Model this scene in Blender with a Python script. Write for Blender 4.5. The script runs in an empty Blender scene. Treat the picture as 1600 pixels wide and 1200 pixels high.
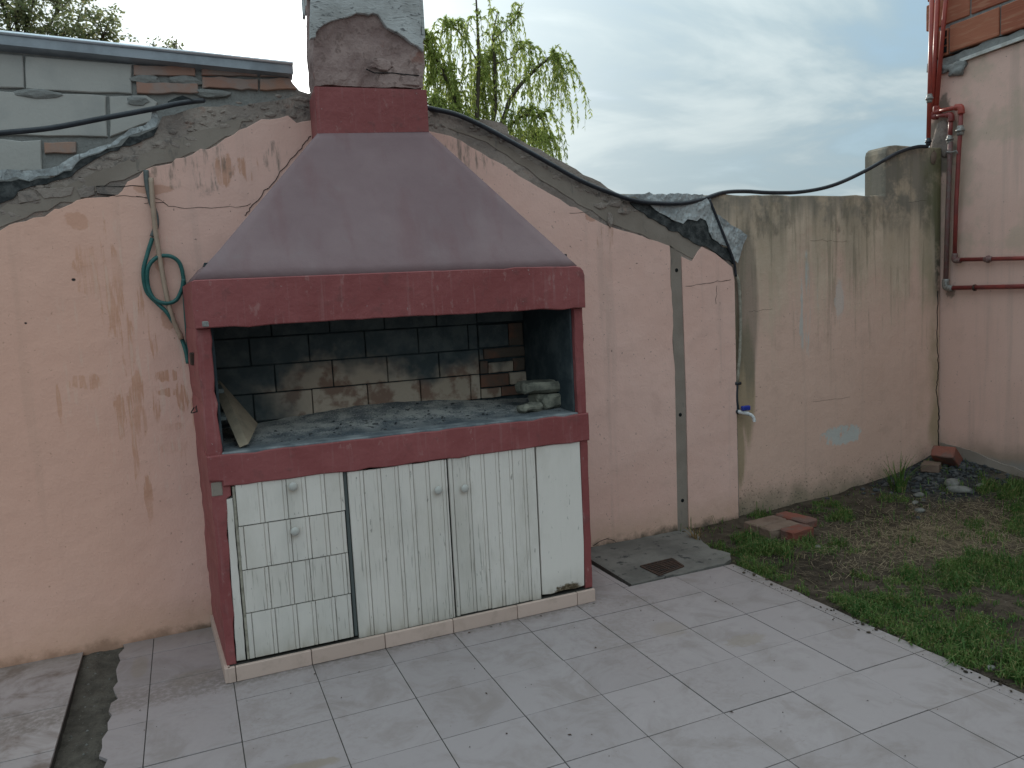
import bpy, bmesh, math, random
import numpy as np
from mathutils import Vector, Matrix, noise as mnoise

SC = bpy.context.scene
COL = SC.collection
RAD = math.radians

# ------------------------------------------------------------------ camera
CR = np.array([[0.9177421188998685, -0.39416988812938825, -0.0487801444159954],
               [-0.08691781353081598, -0.07947714656587257, -0.9930401184568372],
               [0.38754960571287145, 0.9155946059615099, -0.1071999097293721]])
CP = np.array([-0.06968182429800995, -3.522742541054782, 1.5558858501307604])
FPX = 1200.0                                    # focal length in pixels of the 1600 px wide photograph
cam_d = bpy.data.cameras.new('camera')
cam = bpy.data.objects.new('camera', cam_d)
COL.objects.link(cam)
cam_d.sensor_width = 36.0
cam_d.lens = FPX / 1600.0 * 36.0
cam_d.clip_start = 0.05
cam_d.clip_end = 2000.0
cam.matrix_world = Matrix(((CR[0][0], -CR[1][0], -CR[2][0], CP[0]),
                           (CR[0][1], -CR[1][1], -CR[2][1], CP[1]),
                           (CR[0][2], -CR[1][2], -CR[2][2], CP[2]),
                           (0, 0, 0, 1)))
SC.camera = cam

# ------------------------------------------------------------------ sun and sky
SUN_EL, SUN_AZ = RAD(17.8), RAD(8.7)            # azimuth measured from +Y towards +X
SUN_DIR = Vector((math.sin(SUN_AZ) * math.cos(SUN_EL), math.cos(SUN_AZ) * math.cos(SUN_EL), math.sin(SUN_EL)))
sun_d = bpy.data.lights.new('sun', 'SUN')
sun_d.energy = 2.2
sun_d.angle = RAD(0.6)
sun_d.color = (1.0, 0.93, 0.82)
sun = bpy.data.objects.new('sun', sun_d)
sun.rotation_euler = SUN_DIR.to_track_quat('Z', 'Y').to_euler()
COL.objects.link(sun)

world = bpy.data.worlds.new('World')
SC.world = world
world.use_nodes = True
def build_world():
    nt = world.node_tree
    nt.nodes.clear()
    N, L = nt.nodes.new, nt.links.new
    out = N('ShaderNodeOutputWorld'); bg = N('ShaderNodeBackground')
    bg.inputs['Strength'].default_value = 0.1
    L(bg.outputs[0], out.inputs[0])
    sky = N('ShaderNodeTexSky'); sky.sky_type = 'NISHITA'; sky.sun_disc = False
    sky.sun_elevation = SUN_EL; sky.sun_rotation = SUN_AZ
    sky.air_density = 1.0; sky.dust_density = 1.5; sky.ozone_density = 1.0
    tc = N('ShaderNodeTexCoord')
    def math_(op, a, b=None, c=None, clamp=False):
        n = N('ShaderNodeMath'); n.operation = op; n.use_clamp = clamp
        for i, v in enumerate((a, b, c)):
            if v is None: continue
            if isinstance(v, (int, float)): n.inputs[i].default_value = v
            else: L(v, n.inputs[i])
        return n.outputs[0]
    def ss(v, a, b, lo=0.0, hi=1.0):
        n = N('ShaderNodeMapRange'); n.interpolation_type = 'SMOOTHSTEP'
        L(v, n.inputs[0])
        for i, x in zip((1, 2, 3, 4), (a, b, lo, hi)): n.inputs[i].default_value = x
        return n.outputs[0]
    nrm = N('ShaderNodeVectorMath'); nrm.operation = 'NORMALIZE'; L(tc.outputs['Generated'], nrm.inputs[0])
    sep = N('ShaderNodeSeparateXYZ'); L(nrm.outputs[0], sep.inputs[0])
    z = math_('MAXIMUM', sep.outputs[2], 0.0)
    d = math_('ADD', z, 0.16)
    px = math_('DIVIDE', sep.outputs[0], d); py = math_('DIVIDE', sep.outputs[1], d)
    def cloud(scale, ox, oy, detail, sx=1.0, dist=0.0):
        c = N('ShaderNodeCombineXYZ')
        L(math_('MULTIPLY_ADD', px, sx, ox), c.inputs[0]); L(math_('ADD', py, oy), c.inputs[1])
        n = N('ShaderNodeTexNoise'); n.inputs['Scale'].default_value = scale
        n.inputs['Detail'].default_value = detail; n.inputs['Roughness'].default_value = 0.55
        n.inputs['Distortion'].default_value = dist
        L(c.outputs[0], n.inputs['Vector'])
        return n.outputs['Fac']
    big = cloud(0.95, 3.1, 7.7, 7, 0.8, 0.6)
    fine = cloud(2.6, 9.3, 1.2, 8, 0.6, 0.7)
    cov = math_('ADD', math_('MULTIPLY', big, 0.72), math_('MULTIPLY', fine, 0.28))
    def mix(f, a, b):
        n = N('ShaderNodeMix'); n.data_type = 'RGBA'
        if isinstance(f, (int, float)): n.inputs[0].default_value = f
        else: L(f, n.inputs[0])
        for k, v in ((6, a), (7, b)):
            if isinstance(v, tuple): n.inputs[k].default_value = v + (1.0,)
            else: L(v, n.inputs[k])
        return n.outputs[2]
    # thin cloud sheet: grey-blue where thick, pale where thin
    shade = mix(ss(cov, 0.40, 0.60), (3.0, 4.0, 4.5), (5.2, 6.0, 6.15))
    gap = mix(0.6, sky.outputs[0], (2.1, 3.9, 5.3))
    col = mix(ss(cov, 0.34, 0.50, 0.25, 1.0), gap, shade)
    # an overcast sky is brighter overhead than near the horizon (CIE overcast law, softened)
    cie = math_('MULTIPLY_ADD', z, 1.15, 0.76)
    sc_ = N('ShaderNodeVectorMath'); sc_.operation = 'SCALE'; L(col, sc_.inputs[0]); L(cie, sc_.inputs['Scale']); col = sc_.outputs[0]
    # light scattered by the cloud round the veiled sun
    dv = N('ShaderNodeVectorMath'); dv.operation = 'DOT_PRODUCT'
    L(nrm.outputs[0], dv.inputs[0]); dv.inputs[1].default_value = SUN_DIR
    dot = math_('MAXIMUM', dv.outputs['Value'], 0.0)
    g1 = math_('MULTIPLY', math_('POWER', dot, 20.0), 4.5)
    g2 = math_('MULTIPLY', math_('POWER', dot, 260.0), 26.0)
    g = math_('ADD', g1, g2)
    gl = N('ShaderNodeVectorMath'); gl.operation = 'SCALE'; gl.inputs[0].default_value = (1.0, 0.99, 0.95)
    L(g, gl.inputs['Scale'])
    ad = N('ShaderNodeVectorMath'); ad.operation = 'ADD'; L(col, ad.inputs[0]); L(gl.outputs[0], ad.inputs[1])
    L(ad.outputs[0], bg.inputs[0])
build_world()
SC.view_settings.view_transform = 'Standard'
SC.view_settings.look = 'None'
SC.view_settings.exposure = 0.30
SC.view_settings.gamma = 1.0
SC.view_settings.use_curve_mapping = False

# ------------------------------------------------------------------ placing: rays of the survey photograph
def ray(u, v): return CR.T @ np.array([(u - 800) / FPX, (v - 600) / FPX, 1.0])
def at_y(u, v, y):
    d = ray(u, v); return Vector(CP + d * ((y - CP[1]) / d[1]))
def at_x(u, v, x):
    d = ray(u, v); return Vector(CP + d * ((x - CP[0]) / d[0]))
def at_z(u, v, z=0.0):
    d = ray(u, v); return Vector(CP + d * ((z - CP[2]) / d[2]))

# ------------------------------------------------------------------ material helper
class Mat:
    def __init__(s, name, rough=0.9, spec=0.3):
        s.m = bpy.data.materials.new(name); s.m.use_nodes = True
        s.nt = s.m.node_tree
        s.b = s.nt.nodes['Principled BSDF']
        s.b.inputs['Roughness'].default_value = rough
        s.b.inputs['Specular IOR Level'].default_value = spec
        g = s.nt.nodes.new('ShaderNodeNewGeometry')
        s.P = g.outputs['Position']; s.N = g.outputs['Normal']
        sp = s.nt.nodes.new('ShaderNodeSeparateXYZ'); s.nt.links.new(s.P, sp.inputs[0])
        s.x, s.y, s.z = sp.outputs
    def n(s, t): return s.nt.nodes.new(t)
    def put(s, v, i):
        if isinstance(v, (int, float)): i.default_value = v
        elif isinstance(v, tuple): i.default_value = v + (1.0,) if len(i.default_value) == 4 else v
        else: s.nt.links.new(v, i)
    def noise(s, scale, detail=4, rough=0.55, st=(1, 1, 1), dist=0.0, off=(0, 0, 0), vec=None):
        mp = s.n('ShaderNodeMapping'); s.nt.links.new(vec or s.P, mp.inputs[0])
        mp.inputs['Scale'].default_value = st; mp.inputs['Location'].default_value = off
        t = s.n('ShaderNodeTexNoise'); t.inputs['Scale'].default_value = scale
        t.inputs['Detail'].default_value = detail; t.inputs['Roughness'].default_value = rough
        t.inputs['Distortion'].default_value = dist
        s.nt.links.new(mp.outputs[0], t.inputs['Vector'])
        return t.outputs['Fac']
    def vor(s, scale, st=(1, 1, 1), feature='F1'):
        mp = s.n('ShaderNodeMapping'); s.nt.links.new(s.P, mp.inputs[0]); mp.inputs['Scale'].default_value = st
        t = s.n('ShaderNodeTexVoronoi'); t.feature = feature; t.inputs['Scale'].default_value = scale
        s.nt.links.new(mp.outputs[0], t.inputs['Vector'])
        return t.outputs[0]
    def rnd(s): return s.n('ShaderNodeObjectInfo').outputs['Random']
    def ma(s, op, a, b=None, c=None, clamp=False):
        k = s.n('ShaderNodeMath'); k.operation = op; k.use_clamp = clamp
        for i, v in enumerate((a, b, c)):
            if v is not None: s.put(v, k.inputs[i])
        return k.outputs[0]
    def ss(s, v, a, b, lo=0.0, hi=1.0):
        k = s.n('ShaderNodeMapRange'); k.interpolation_type = 'SMOOTHSTEP'
        s.put(v, k.inputs[0])
        for i, x in zip((1, 2, 3, 4), (a, b, lo, hi)): k.inputs[i].default_value = x
        return k.outputs[0]
    def mix(s, f, a, b, mode='MIX'):
        k = s.n('ShaderNodeMix'); k.data_type = 'RGBA'; k.blend_type = mode
        s.put(f, k.inputs[0]); s.put(a, k.inputs[6]); s.put(b, k.inputs[7])
        return k.outputs[2]
    def blob(s, ax, bx, x0, z0, rx, rz, warp=None, soft=0.35):
        """1 inside an ellipse of the two coordinate sockets, ragged by the warp noise"""
        dx = s.ma('DIVIDE', s.ma('SUBTRACT', ax, x0), rx); dz = s.ma('DIVIDE', s.ma('SUBTRACT', bx, z0), rz)
        r = s.ma('SQRT', s.ma('ADD', s.ma('MULTIPLY', dx, dx), s.ma('MULTIPLY', dz, dz)))
        if warp is not None: r = s.ma('ADD', r, s.ma('MULTIPLY_ADD', warp, 1.6, -0.8))
        return s.ss(r, 1.0, 1.0 - soft)
    def mul(s, *v):
        o = v[0]
        for k in v[1:]: o = s.ma('MULTIPLY', o, k)
        return o
    def mx(s, *v):
        o = v[0]
        for k in v[1:]: o = s.ma('MAXIMUM', o, k)
        return o
    def bump(s, h, strength=0.3, dist=0.01):
        k = s.n('ShaderNodeBump'); k.inputs['Strength'].default_value = strength; k.inputs['Distance'].default_value = dist
        s.put(h, k.inputs['Height'])
        if s.b.inputs['Normal'].is_linked:
            s.nt.links.new(s.b.inputs['Normal'].links[0].from_socket, k.inputs['Normal'])
        s.nt.links.new(k.outputs[0], s.b.inputs['Normal']); return s
    def col(s, c): s.put(c, s.b.inputs['Base Color']); return s
    def rough(s, v): s.put(v, s.b.inputs['Roughness']); return s

MATS = {}
def build_materials():
    # --- pink plaster of the gable behind the grill
    def pink(key, a, b, warm=None, grime=0.5):
        m = Mat(key, 0.92, 0.2)
        big = m.noise(0.9, 3); mid = m.noise(5, 5, 0.6); fine = m.noise(90, 3, 0.6)
        c = m.mix(m.ss(m.ma('ADD', m.ma('MULTIPLY', big, .7), m.ma('MULTIPLY', mid, .3)), .35, .65), a, b)
        c = m.mix(m.ss(mid, .5, .72, 0, .35), c, tuple(v * .78 for v in a))
        # rain streaks
        st = m.noise(9, 4, .6, (1, 1, .05))
        c = m.mix(m.ma('MULTIPLY', m.ss(st, .56, .72), .22), c, (.30, .25, .22))
        sp = m.noise(60, 2, .5)
        c = m.mix(m.ss(sp, .70, .76, 0, .6), c, (.13, .09, .08))
        return m, c, mid, fine
    m, c, mid, fine = pink('pink_plaster', (.73, .465, .395), (.79, .53, .46))
    stk = m.noise(42, 4, .6, (1, 1, .07)); rag = m.noise(14, 4, .6); rag2 = m.noise(36, 4, .65, (1, 1, .35))
    # peeled orange under-coat, in hanging streaks, on the left of the grill
    X, Z = m.x, m.z
    def flake(*a): return m.mul(m.blob(X, Z, *a, warp=rag2, soft=.25), m.ss(stk, .43, .53))
    fl = m.mx(flake(-.36, 1.72, .06, .26), flake(-.44, 1.80, .07, .13), flake(-.31, 1.44, .03, .20), flake(-.24, 1.62, .015, .16), flake(-.20, 1.50, .02, .16),
              flake(-.29, 1.15, .04, .22), flake(-.215, 1.12, .02, .10), flake(-.10, 1.17, .03, .10), flake(-.16, 1.20, .055, .022), flake(-.16, 1.03, .065, .02), flake(-.16, .93, .06, .03),
              flake(-.11, .90, .03, .07), flake(-.36, 1.10, .05, .13), flake(-.15, 1.28, .075, .03), flake(-.33, .92, .025, .16), flake(-.29, .70, .02, .16), flake(-.05, 1.06, .015, .12),
              flake(-.50, 1.28, .08, .04), flake(-.62, 1.20, .012, .12), flake(.18, 2.26, .05, .08), flake(.3, 2.27, .06, .07))
    so = m.mx(m.blob(X, Z, -.47, 2.02, .05, .045, warp=rag, soft=.2), m.blob(X, Z, -.135, 1.55, .035, .05, warp=rag, soft=.2),
              m.blob(X, Z, -.14, 1.82, .03, .05, warp=rag, soft=.2), m.blob(X, Z, 2.24, 2.06, .05, .05, warp=rag, soft=.2),
              m.blob(X, Z, -.13, 2.16, .08, .025, warp=rag, soft=.2))
    c = m.mix(m.ma('MULTIPLY', m.ma('MULTIPLY', fl, .8), m.ss(m.noise(5, 3), .3, .55, .25, 1.0)), c, (.50, .26, .17))
    c = m.mix(m.ma('MULTIPLY', so, .7), c, (.50, .27, .20))
    # chalky pale runs beside the flakes
    c = m.mix(m.ma('MULTIPLY', m.mul(m.blob(X, Z, -.3, 1.4, .35, .75, warp=rag), m.ss(stk, .56, .64)), .5), c, (.74, .60, .52))
    # black mould hanging from the top edges
    mould = m.mx(m.blob(X, Z, .05, 2.28, .22, .14, warp=rag), m.blob(X, Z, 1.42, 2.36, .22, .13, warp=rag), m.blob(X, Z, .42, 2.33, .06, .08, warp=rag))
    c = m.mix(m.ma('MULTIPLY', m.mul(mould, m.ss(m.noise(38, 4, .65, (1, 1, .16), off=(2, 0, 0)), .46, .66)), .75), c, (.16, .145, .125))
    # damp, ochre dirt at the foot
    foot = m.ss(m.ma('ADD', Z, m.ma('MULTIPLY', rag, .16)), .34, .02)
    c = m.mix(m.ma('MULTIPLY', foot, .55), c, (.44, .30, .19))
    contact_shade = m.ss(m.ma('ADD', Z, m.ma('MULTIPLY', rag, .14)), .125, .055)
    c = m.mix(m.ma('MULTIPLY', contact_shade, .9), c, (.07, .065, .05))  # dark contact line, crease shade painted where wall meets floor
    # the wall left of the grill is a warmer coat
    warm = m.ss(X, .1, -.5)
    c = m.mix(m.ma('MULTIPLY', warm, .45), c, (.79, .425, .29))
    # screw holes
    hol = m.mx(m.blob(X, Z, -.507, 1.751, .011, .009, soft=.5), m.blob(X, Z, -.714, 1.564, .007, .006, soft=.5),
               m.mul(m.blob(X, Z, 2.55, 1.75, .010, .005, soft=.6), .7), m.mul(m.blob(X, Z, 2.35, 1.22, .006, .010, soft=.6), .6))
    c = m.mix(hol, c, (.04, .035, .035))
    # rust below the anchor
    c = m.mix(m.ma('MULTIPLY', m.mul(m.blob(X, Z, 2.33, 1.90, .07, .10, warp=rag), m.ss(stk, .46, .60)), .5), c, (.40, .22, .14))
    m.col(c); m.bump(fine, .35, .004); m.bump(mid, .6, .014); m.bump(m.noise(1.7, 3, .5), .5, .05); m.bump(m.ma('MAXIMUM', fl, so), -.8, .004)
    MATS['pink'] = m.m
    # --- old boundary wall, grey rendered with worn pink
    m, c, mid, fine = pink('old_render', (.63, .42, .34), (.69, .47, .385))
    X, Z = m.x, m.z
    rag = m.noise(6, 5, .65); stk = m.noise(7, 5, .6, (1, 1, .05)); stf = m.noise(22, 4, .6, (1, 1, .06))
    h = m.ma('ADD', Z, m.ma('MULTIPLY_ADD', stk, 1.7, -.85))
    wornz = m.ss(m.ma('ADD', h, m.ma('MULTIPLY_ADD', rag, .9, -.45)), 1.25, 1.95)
    c = m.mix(m.ma('MULTIPLY', wornz, .78), c, m.mix(m.ss(rag, .35, .65), (.44, .365, .265), (.60, .485, .37)))
    c = m.mix(m.mul(m.ss(Z, 1.55, 2.15), m.ss(stk, .48, .60), m.ss(rag, .40, .60), .6), c, (.18, .155, .11))
    c = m.mix(m.mul(m.ss(m.ma('ADD', Z, m.ma('MULTIPLY_ADD', stk, .5, -.25)), 1.92, 2.15), m.ss(rag, .32, .55), .75), c, (.17, .16, .14))
    c = m.mix(m.mul(m.mx(m.blob(X, Z, 4.45, 2.02, .35, .14, warp=rag), m.blob(X, Z, 3.6, 2.0, .30, .14, warp=rag), m.blob(X, Z, 5.15, 2.2, .14, .35, warp=rag)), m.ss(m.noise(18, 5, .7, (1, 1, .35)), .40, .66), .5), c, (.10, .09, .07))
    c = m.mix(m.mul(m.ss(m.noise(5, 5, .65, (1, 1, .07), off=(4, 0, 0)), .50, .62), m.ss(m.ma('ADD', Z, m.ma('MULTIPLY_ADD', stf, 1.2, -.6)), 1.3, 1.9), .38), c, (.24, .205, .15))
    c = m.mix(m.mul(m.ss(m.ma('ADD', X, m.ma('MULTIPLY', stf, .12)), 5.24, 5.31), m.ss(Z, 1.3, 1.55), m.ss(rag, .3, .5), .9), c, (.055, .055, .042))
    c = m.mix(m.mul(m.ss(stf, .56, .66), m.ss(Z, .6, 1.8), .4), c, (.19, .17, .12))
    # algae down the corner and below the tap
    alg = m.mx(m.mul(m.ss(m.ma('ADD', X, m.ma('MULTIPLY', rag, .3)), 5.15, 5.42), m.ss(m.noise(3, 3, .5, (1, 1, .4)), .38, .56)),
               m.blob(X, Z, 3.35, .95, .14, .5, warp=stk), m.blob(X, Z, 3.34, .48, .06, .30, warp=stk))
    c = m.mix(m.ma('MULTIPLY', alg, .6), c, (.20, .185, .085))
    dk = m.mul(m.blob(X, Z, 3.42, 1.45, .13, .6, warp=stk), .6)
    c = m.mix(dk, c, (.15, .14, .11))
    # scraped pale blue-grey patches
    pr = m.noise(16, 4, .65, (1, 1, .5))
    pale = m.mx(m.mul(m.blob(X, Z, 4.28, .47, .22, .075, warp=pr, soft=.15), m.ss(pr, .38, .46)), m.mul(m.blob(X, Z, 3.95, 1.42, .10, .38, warp=pr), m.ss(stf, .5, .58), .8),
                m.mul(m.blob(X, Z, 4.25, 1.45, .05, .18, warp=pr), .5))
    c = m.mix(m.ma('MULTIPLY', pale, .8), c, (.50, .54, .53))
    # splash-back at the foot
    ft = m.ss(m.ma('ADD', Z, m.ma('MULTIPLY', rag, .30)), .40, .16)
    c = m.mix(m.ma('MULTIPLY', ft, .75), c, (.16, .155, .10))
    c = m.mix(m.mul(m.ss(m.noise(75, 3, .6), .58, .66), m.ss(Z, .40, .05), .8), c, (.08, .075, .055))
    m.col(c); m.bump(fine, .3, .005); m.bump(rag, .4, .02)
    MATS['old'] = m.m
    # --- house plaster (right side)
    m, c, mid, fine = pink('house_plaster', (.68, .445, .375), (.74, .50, .425))
    rag = m.noise(3, 4, .6)
    Y, Z = m.y, m.z
    c = m.mix(m.mul(m.ss(rag, .45, .62), m.ss(m.ma('ADD', Z, rag), 1.9, 2.4), .45), c, (.42, .37, .27))
    c = m.mix(m.mul(m.blob(Y, Z, .62, 2.6, .14, .35, warp=m.noise(11, 4)), .8), c, (.15, .14, .115))
    c = m.mix(m.mul(m.blob(Y, Z, .54, 1.47, .05, .06, warp=m.noise(25, 4)), .6), c, (.09, .085, .075))
    c = m.mix(m.mul(m.ss(m.ma('ADD', Z, m.ma('MULTIPLY', rag, .3)), .60, .34), .75), c, (.20, .165, .12))
    c = m.mix(m.mul(m.ss(m.ma('ADD', Z, m.ma('MULTIPLY', rag, .2)), .36, .28), .85), c, (.23, .23, .225))
    m.col(c); m.bump(fine, .3, .004); m.bump(mid, .3, .015)
    MATS['house'] = m.m
    # --- cement / masonry showing along the gable ridge
    m = Mat('bare_cement', .95, .15)
    a = m.noise(3.5, 5, .62); b = m.noise(18, 5, .65); f = m.noise(120, 3)
    c = m.mix(m.ss(a, .35, .65), (.235, .195, .175), (.35, .295, .26))
    c = m.mix(m.ss(b, .52, .70, 0, .7), c, (.115, .105, .10))
    c = m.mix(m.ss(m.noise(8, 4, .6, off=(3, 1, 2)), .60, .70, 0, .55), c, (.32, .20, .16))
    m.col(c); m.bump(b, .8, .02); m.bump(f, .4, .004); MATS['cement'] = m.m
    m = Mat('smooth_cement', .9, .2)
    a = m.noise(4, 4, .6); f = m.noise(140, 3); b = m.noise(22, 4, .6, (1, 1, .3))
    c = m.mix(m.ss(a, .3, .7), (.235, .195, .165), (.30, .255, .22))
    c = m.mix(m.ss(b, .6, .72, 0, .5), c, (.13, .12, .11))
    m.col(c); m.bump(f, .35, .004); MATS['screed'] = m.m
    m = Mat('mortar', .95, .1); a = m.noise(25, 5, .7)
    m.col(m.mix(a, (.17, .17, .165), (.36, .36, .35))); m.bump(a, .8, .015); MATS['mortar'] = m.m
    m = Mat('tar', .75, .3); a = m.noise(20, 5, .7)
    m.col(m.mix(m.ss(a, .4, .7), (.022, .026, .028), (.09, .095, .095))); m.bump(a, .7, .012); MATS['tar'] = m.m
    m = Mat('silver_membrane', .5, .5); a = m.noise(9, 5, .65); b = m.noise(45, 4, .6, (1, 1, .35), dist=1.5)
    c = m.mix(m.ss(a, .35, .6), (.27, .29, .30), (.46, .49, .50))
    c = m.mix(m.ss(b, .56, .68, 0, .7), c, (.10, .105, .11))
    m.b.inputs['Metallic'].default_value = .25
    m.col(c); m.bump(b, .7, .008); m.bump(a, .5, .02); MATS['foil'] = m.m
    # --- blocks and bricks
    m = Mat('grey_block', .95, .15); r = m.rnd(); f = m.noise(70, 4, .65); a = m.noise(4, 4)
    c = m.mix(r, (.40, .385, .365), (.48, .465, .44)); c = m.mix(m.ss(a, .45, .7, 0, .4), c, (.29, .29, .29))
    m.col(c); m.bump(f, .5, .004); MATS['block'] = m.m
    m = Mat('red_brick', .93, .15); r = m.rnd(); f = m.noise(60, 4, .65); a = m.noise(9, 5, .6)
    c = m.mix(r, (.21, .075, .055), (.26, .10, .075)); c = m.mix(m.ss(a, .42, .62, 0, .75), c, (.16, .115, .10))
    m.col(c); m.bump(f, .5, .004); MATS['brick'] = m.m
    m = Mat('weathered_brick', .93, .15); r = m.rnd(); f = m.noise(60, 4, .65); a = m.noise(9, 5, .6)
    c = m.mix(r, (.36, .20, .16), (.42, .26, .20)); c = m.mix(m.ss(a, .42, .62, 0, .7), c, (.33, .28, .26))
    m.col(c); m.bump(f, .5, .004); MATS['oldbrick'] = m.m
    m = Mat('dusty_brick', .95, .1); f = m.noise(60, 4, .65); a = m.noise(9, 5, .6)
    c = m.mix(m.ss(a, .3, .7), (.17, .115, .09), (.23, .165, .13)); m.col(c); m.bump(f, .5, .004); MATS['tanbrick'] = m.m
    m = Mat('hollow_brick', .85, .2); r = m.rnd(); s = m.noise(40, 3, .5, (1, .12, 1)); gr = m.noise(110, 2, .5, (1, .02, 1))
    c = m.mix(r, (.32, .105, .065), (.43, .165, .10)); c = m.mix(m.ss(s, .52, .66, 0, .5), c, (.48, .25, .16))
    m.col(c); m.bump(gr, .5, .004); MATS['hollow'] = m.m
    # --- the grill
    m = Mat('red_enamel_paint', .62, .35); a = m.noise(3, 4, .6); b = m.noise(14, 5, .6); st = m.noise(20, 4, .6, (1, 1, .06)); f = m.noise(80, 3)
    c = m.mix(m.ss(a, .35, .65), (.235, .06, .06), (.285, .084, .084))
    c = m.mix(m.ss(m.noise(48, 4, .6, (1, 1, .06)), .54, .72, 0, .24), c, (.36, .21, .205))
    c = m.mix(m.ss(b, .56, .72, 0, .6), c, (.17, .062, .06)); c = m.mix(m.ss(m.noise(26, 5, .7, (1, 1, .5), off=(7, 1, 4)), .60, .68, 0, .5), c, (.36, .19, .18))
    c = m.mix(m.ss(m.noise(55, 3, .6), .71, .76, 0, .8), c, (.36, .33, .32))
    m.col(c); m.bump(f, .3, .003); m.bump(b, .6, .012); MATS['red'] = m.m
    m = Mat('faded_hood_paint', .8, .3); a = m.noise(1.6, 4, .6); st = m.noise(9, 4, .55, (1, .5, .10)); b = m.noise(12, 5, .6); f = m.noise(80, 3)
    c = m.mix(m.ss(a, .35, .65), (.205, .138, .146), (.245, .172, .178))  # dusty mauve paint, greyed further by flare and sky light put in
    c = m.mix(m.ss(st, .50, .72, 0, .4), c, (.19, .10, .105)); c = m.mix(m.ss(m.noise(5, 5, .65, (1, .6, .22), off=(2, 5, 3)), .54, .74, 0, .35), c, (.25, .20, .205)); c = m.mix(m.ss(b, .60, .74, 0, .25), c, (.235, .20, .205)); c = m.mix(m.mul(m.ss(m.ma('ADD', m.z, m.ma('MULTIPLY', b, .12)), 1.86, 1.74), .45), c, (.15, .085, .09))  # redder towards the foot, where the painted haze gives out
    m.col(c); m.bump(f, .2, .003); m.bump(a, .5, .03); m.bump(b, .25, .01); MATS['hood'] = m.m
    m = Mat('chimney_render', .95, .15); a = m.noise(6, 5, .65); b = m.noise(24, 4, .6); f = m.noise(110, 3)
    c = m.mix(m.ss(a, .35, .62), (.225, .155, .145), (.36, .265, .245))
    c = m.mix(m.ss(b, .54, .66, 0, .7), c, (.15, .10, .09)); c = m.mix(m.ss(m.noise(7, 4, .6, off=(5, 2, 9)), .58, .68, 0, .7), c, (.28, .13, .10))
    m.col(c); m.bump(a, .9, .03); m.bump(f, .4, .004); MATS['chim'] = m.m
    m = Mat('whitewashed_coat', .85, .2); a = m.noise(5, 4, .6); cr = m.noise(30, 4, .6, (.4, .4, 1.6), dist=2)
    c = m.mix(m.ss(a, .35, .65), (.36, .36, .355), (.52, .53, .53)); c = m.mix(m.ss(cr, .56, .66, 0, .85), c, (.12, .12, .125))
    m.col(c); m.bump(cr, .8, .006); MATS['coat'] = m.m
    m = Mat('sooted_block', .95, .1); r = m.rnd(); a = m.noise(3.2, 4, .6); f = m.noise(60, 4, .65); b = m.noise(10, 4, .6)
    veiled_soot = m.mx(m.ss(m.ma('ADD', m.z, m.ma('MULTIPLY_ADD', a, .5, -.25)), 1.16, 1.31), m.ss(m.ma('ADD', m.x, m.ma('MULTIPLY_ADD', a, .5, -.25)), .52, .22))
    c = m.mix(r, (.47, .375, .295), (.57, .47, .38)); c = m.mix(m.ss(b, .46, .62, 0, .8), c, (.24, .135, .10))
    c = m.mix(m.ma('MULTIPLY', veiled_soot, .97), c, m.mix(m.ss(b, .4, .65), (.065, .084, .092), (.12, .14, .142)))  # soot on the blocks, its tone lifted towards blue by painted glare
    m.col(c); m.bump(f, .5, .006); MATS['soot_block'] = m.m
    m = Mat('sooted_red_brick', .95, .1); a = m.noise(5, 4, .6); f = m.noise(60, 4, .65)
    c = m.mix(m.ss(a, .38, .58), (.24, .12, .085), (.14, .11, .09)); m.col(c); m.bump(f, .5, .006); MATS['soot_brick'] = m.m
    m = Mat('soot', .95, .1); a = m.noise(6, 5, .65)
    c = m.mix(m.ss(a, .4, .7), (.040, .054, .062), (.085, .102, .106)); m.col(c); m.bump(a, .6, .012); MATS['soot'] = m.m  # soot whose blue-grey lift is veiling glare put into the colour
    m = Mat('ash', .97, .1); a = m.noise(6, 5, .65); b = m.noise(120, 4, .65); f = m.noise(220, 3, .6)
    c = m.mix(m.ss(m.ma('ADD', m.ma('MULTIPLY', a, .65), m.ma('MULTIPLY', b, .35)), .40, .60), (.17, .19, .205), (.58, .57, .54))
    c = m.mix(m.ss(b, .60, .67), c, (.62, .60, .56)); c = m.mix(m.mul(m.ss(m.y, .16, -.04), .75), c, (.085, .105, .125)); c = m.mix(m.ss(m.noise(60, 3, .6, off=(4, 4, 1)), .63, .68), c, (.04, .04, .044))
    m.col(c); m.bump(b, .6, .008); m.bump(f, .5, .004); MATS['ash'] = m.m
    m = Mat('hearth_cement', .92, .2); a = m.noise(9, 5, .65)
    c = m.mix(m.ss(a, .38, .65), (.12, .14, .155), (.25, .27, .28)); m.col(c); m.bump(a, .5, .008); MATS['hearth'] = m.m
    m = Mat('white_painted_wood', .7, .3); r = m.rnd()
    gr = m.noise(85, 4, .65, (1, 1, .04), dist=.6); b = m.noise(9, 4, .6); sp = m.noise(70, 3, .6, (1, 1, .28)); dz = m.noise(3, 4, .6, (1, 1, .4))
    c = m.mix(r, (.66, .61, .56), (.73, .68, .63))
    c = m.mix(m.ss(dz, .48, .68, 0, .35), c, (.42, .41, .38))
    c = m.mix(m.ss(gr, .64, .76, 0, .35), c, (.32, .295, .26))
    c = m.mix(m.mul(m.ss(sp, .67, .73), .65), c, (.15, .135, .115))
    c = m.mix(m.mul(m.ss(m.ma('ADD', m.z, m.ma('MULTIPLY', b, .12)), .28, .10), .4), c, (.30, .275, .23))
    c = m.mix(m.mul(m.ss(m.noise(6, 5, .65, (1, 1, .5), off=(8, 2, 0)), .44, .70), .35), c, (.48, .44, .38))
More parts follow.
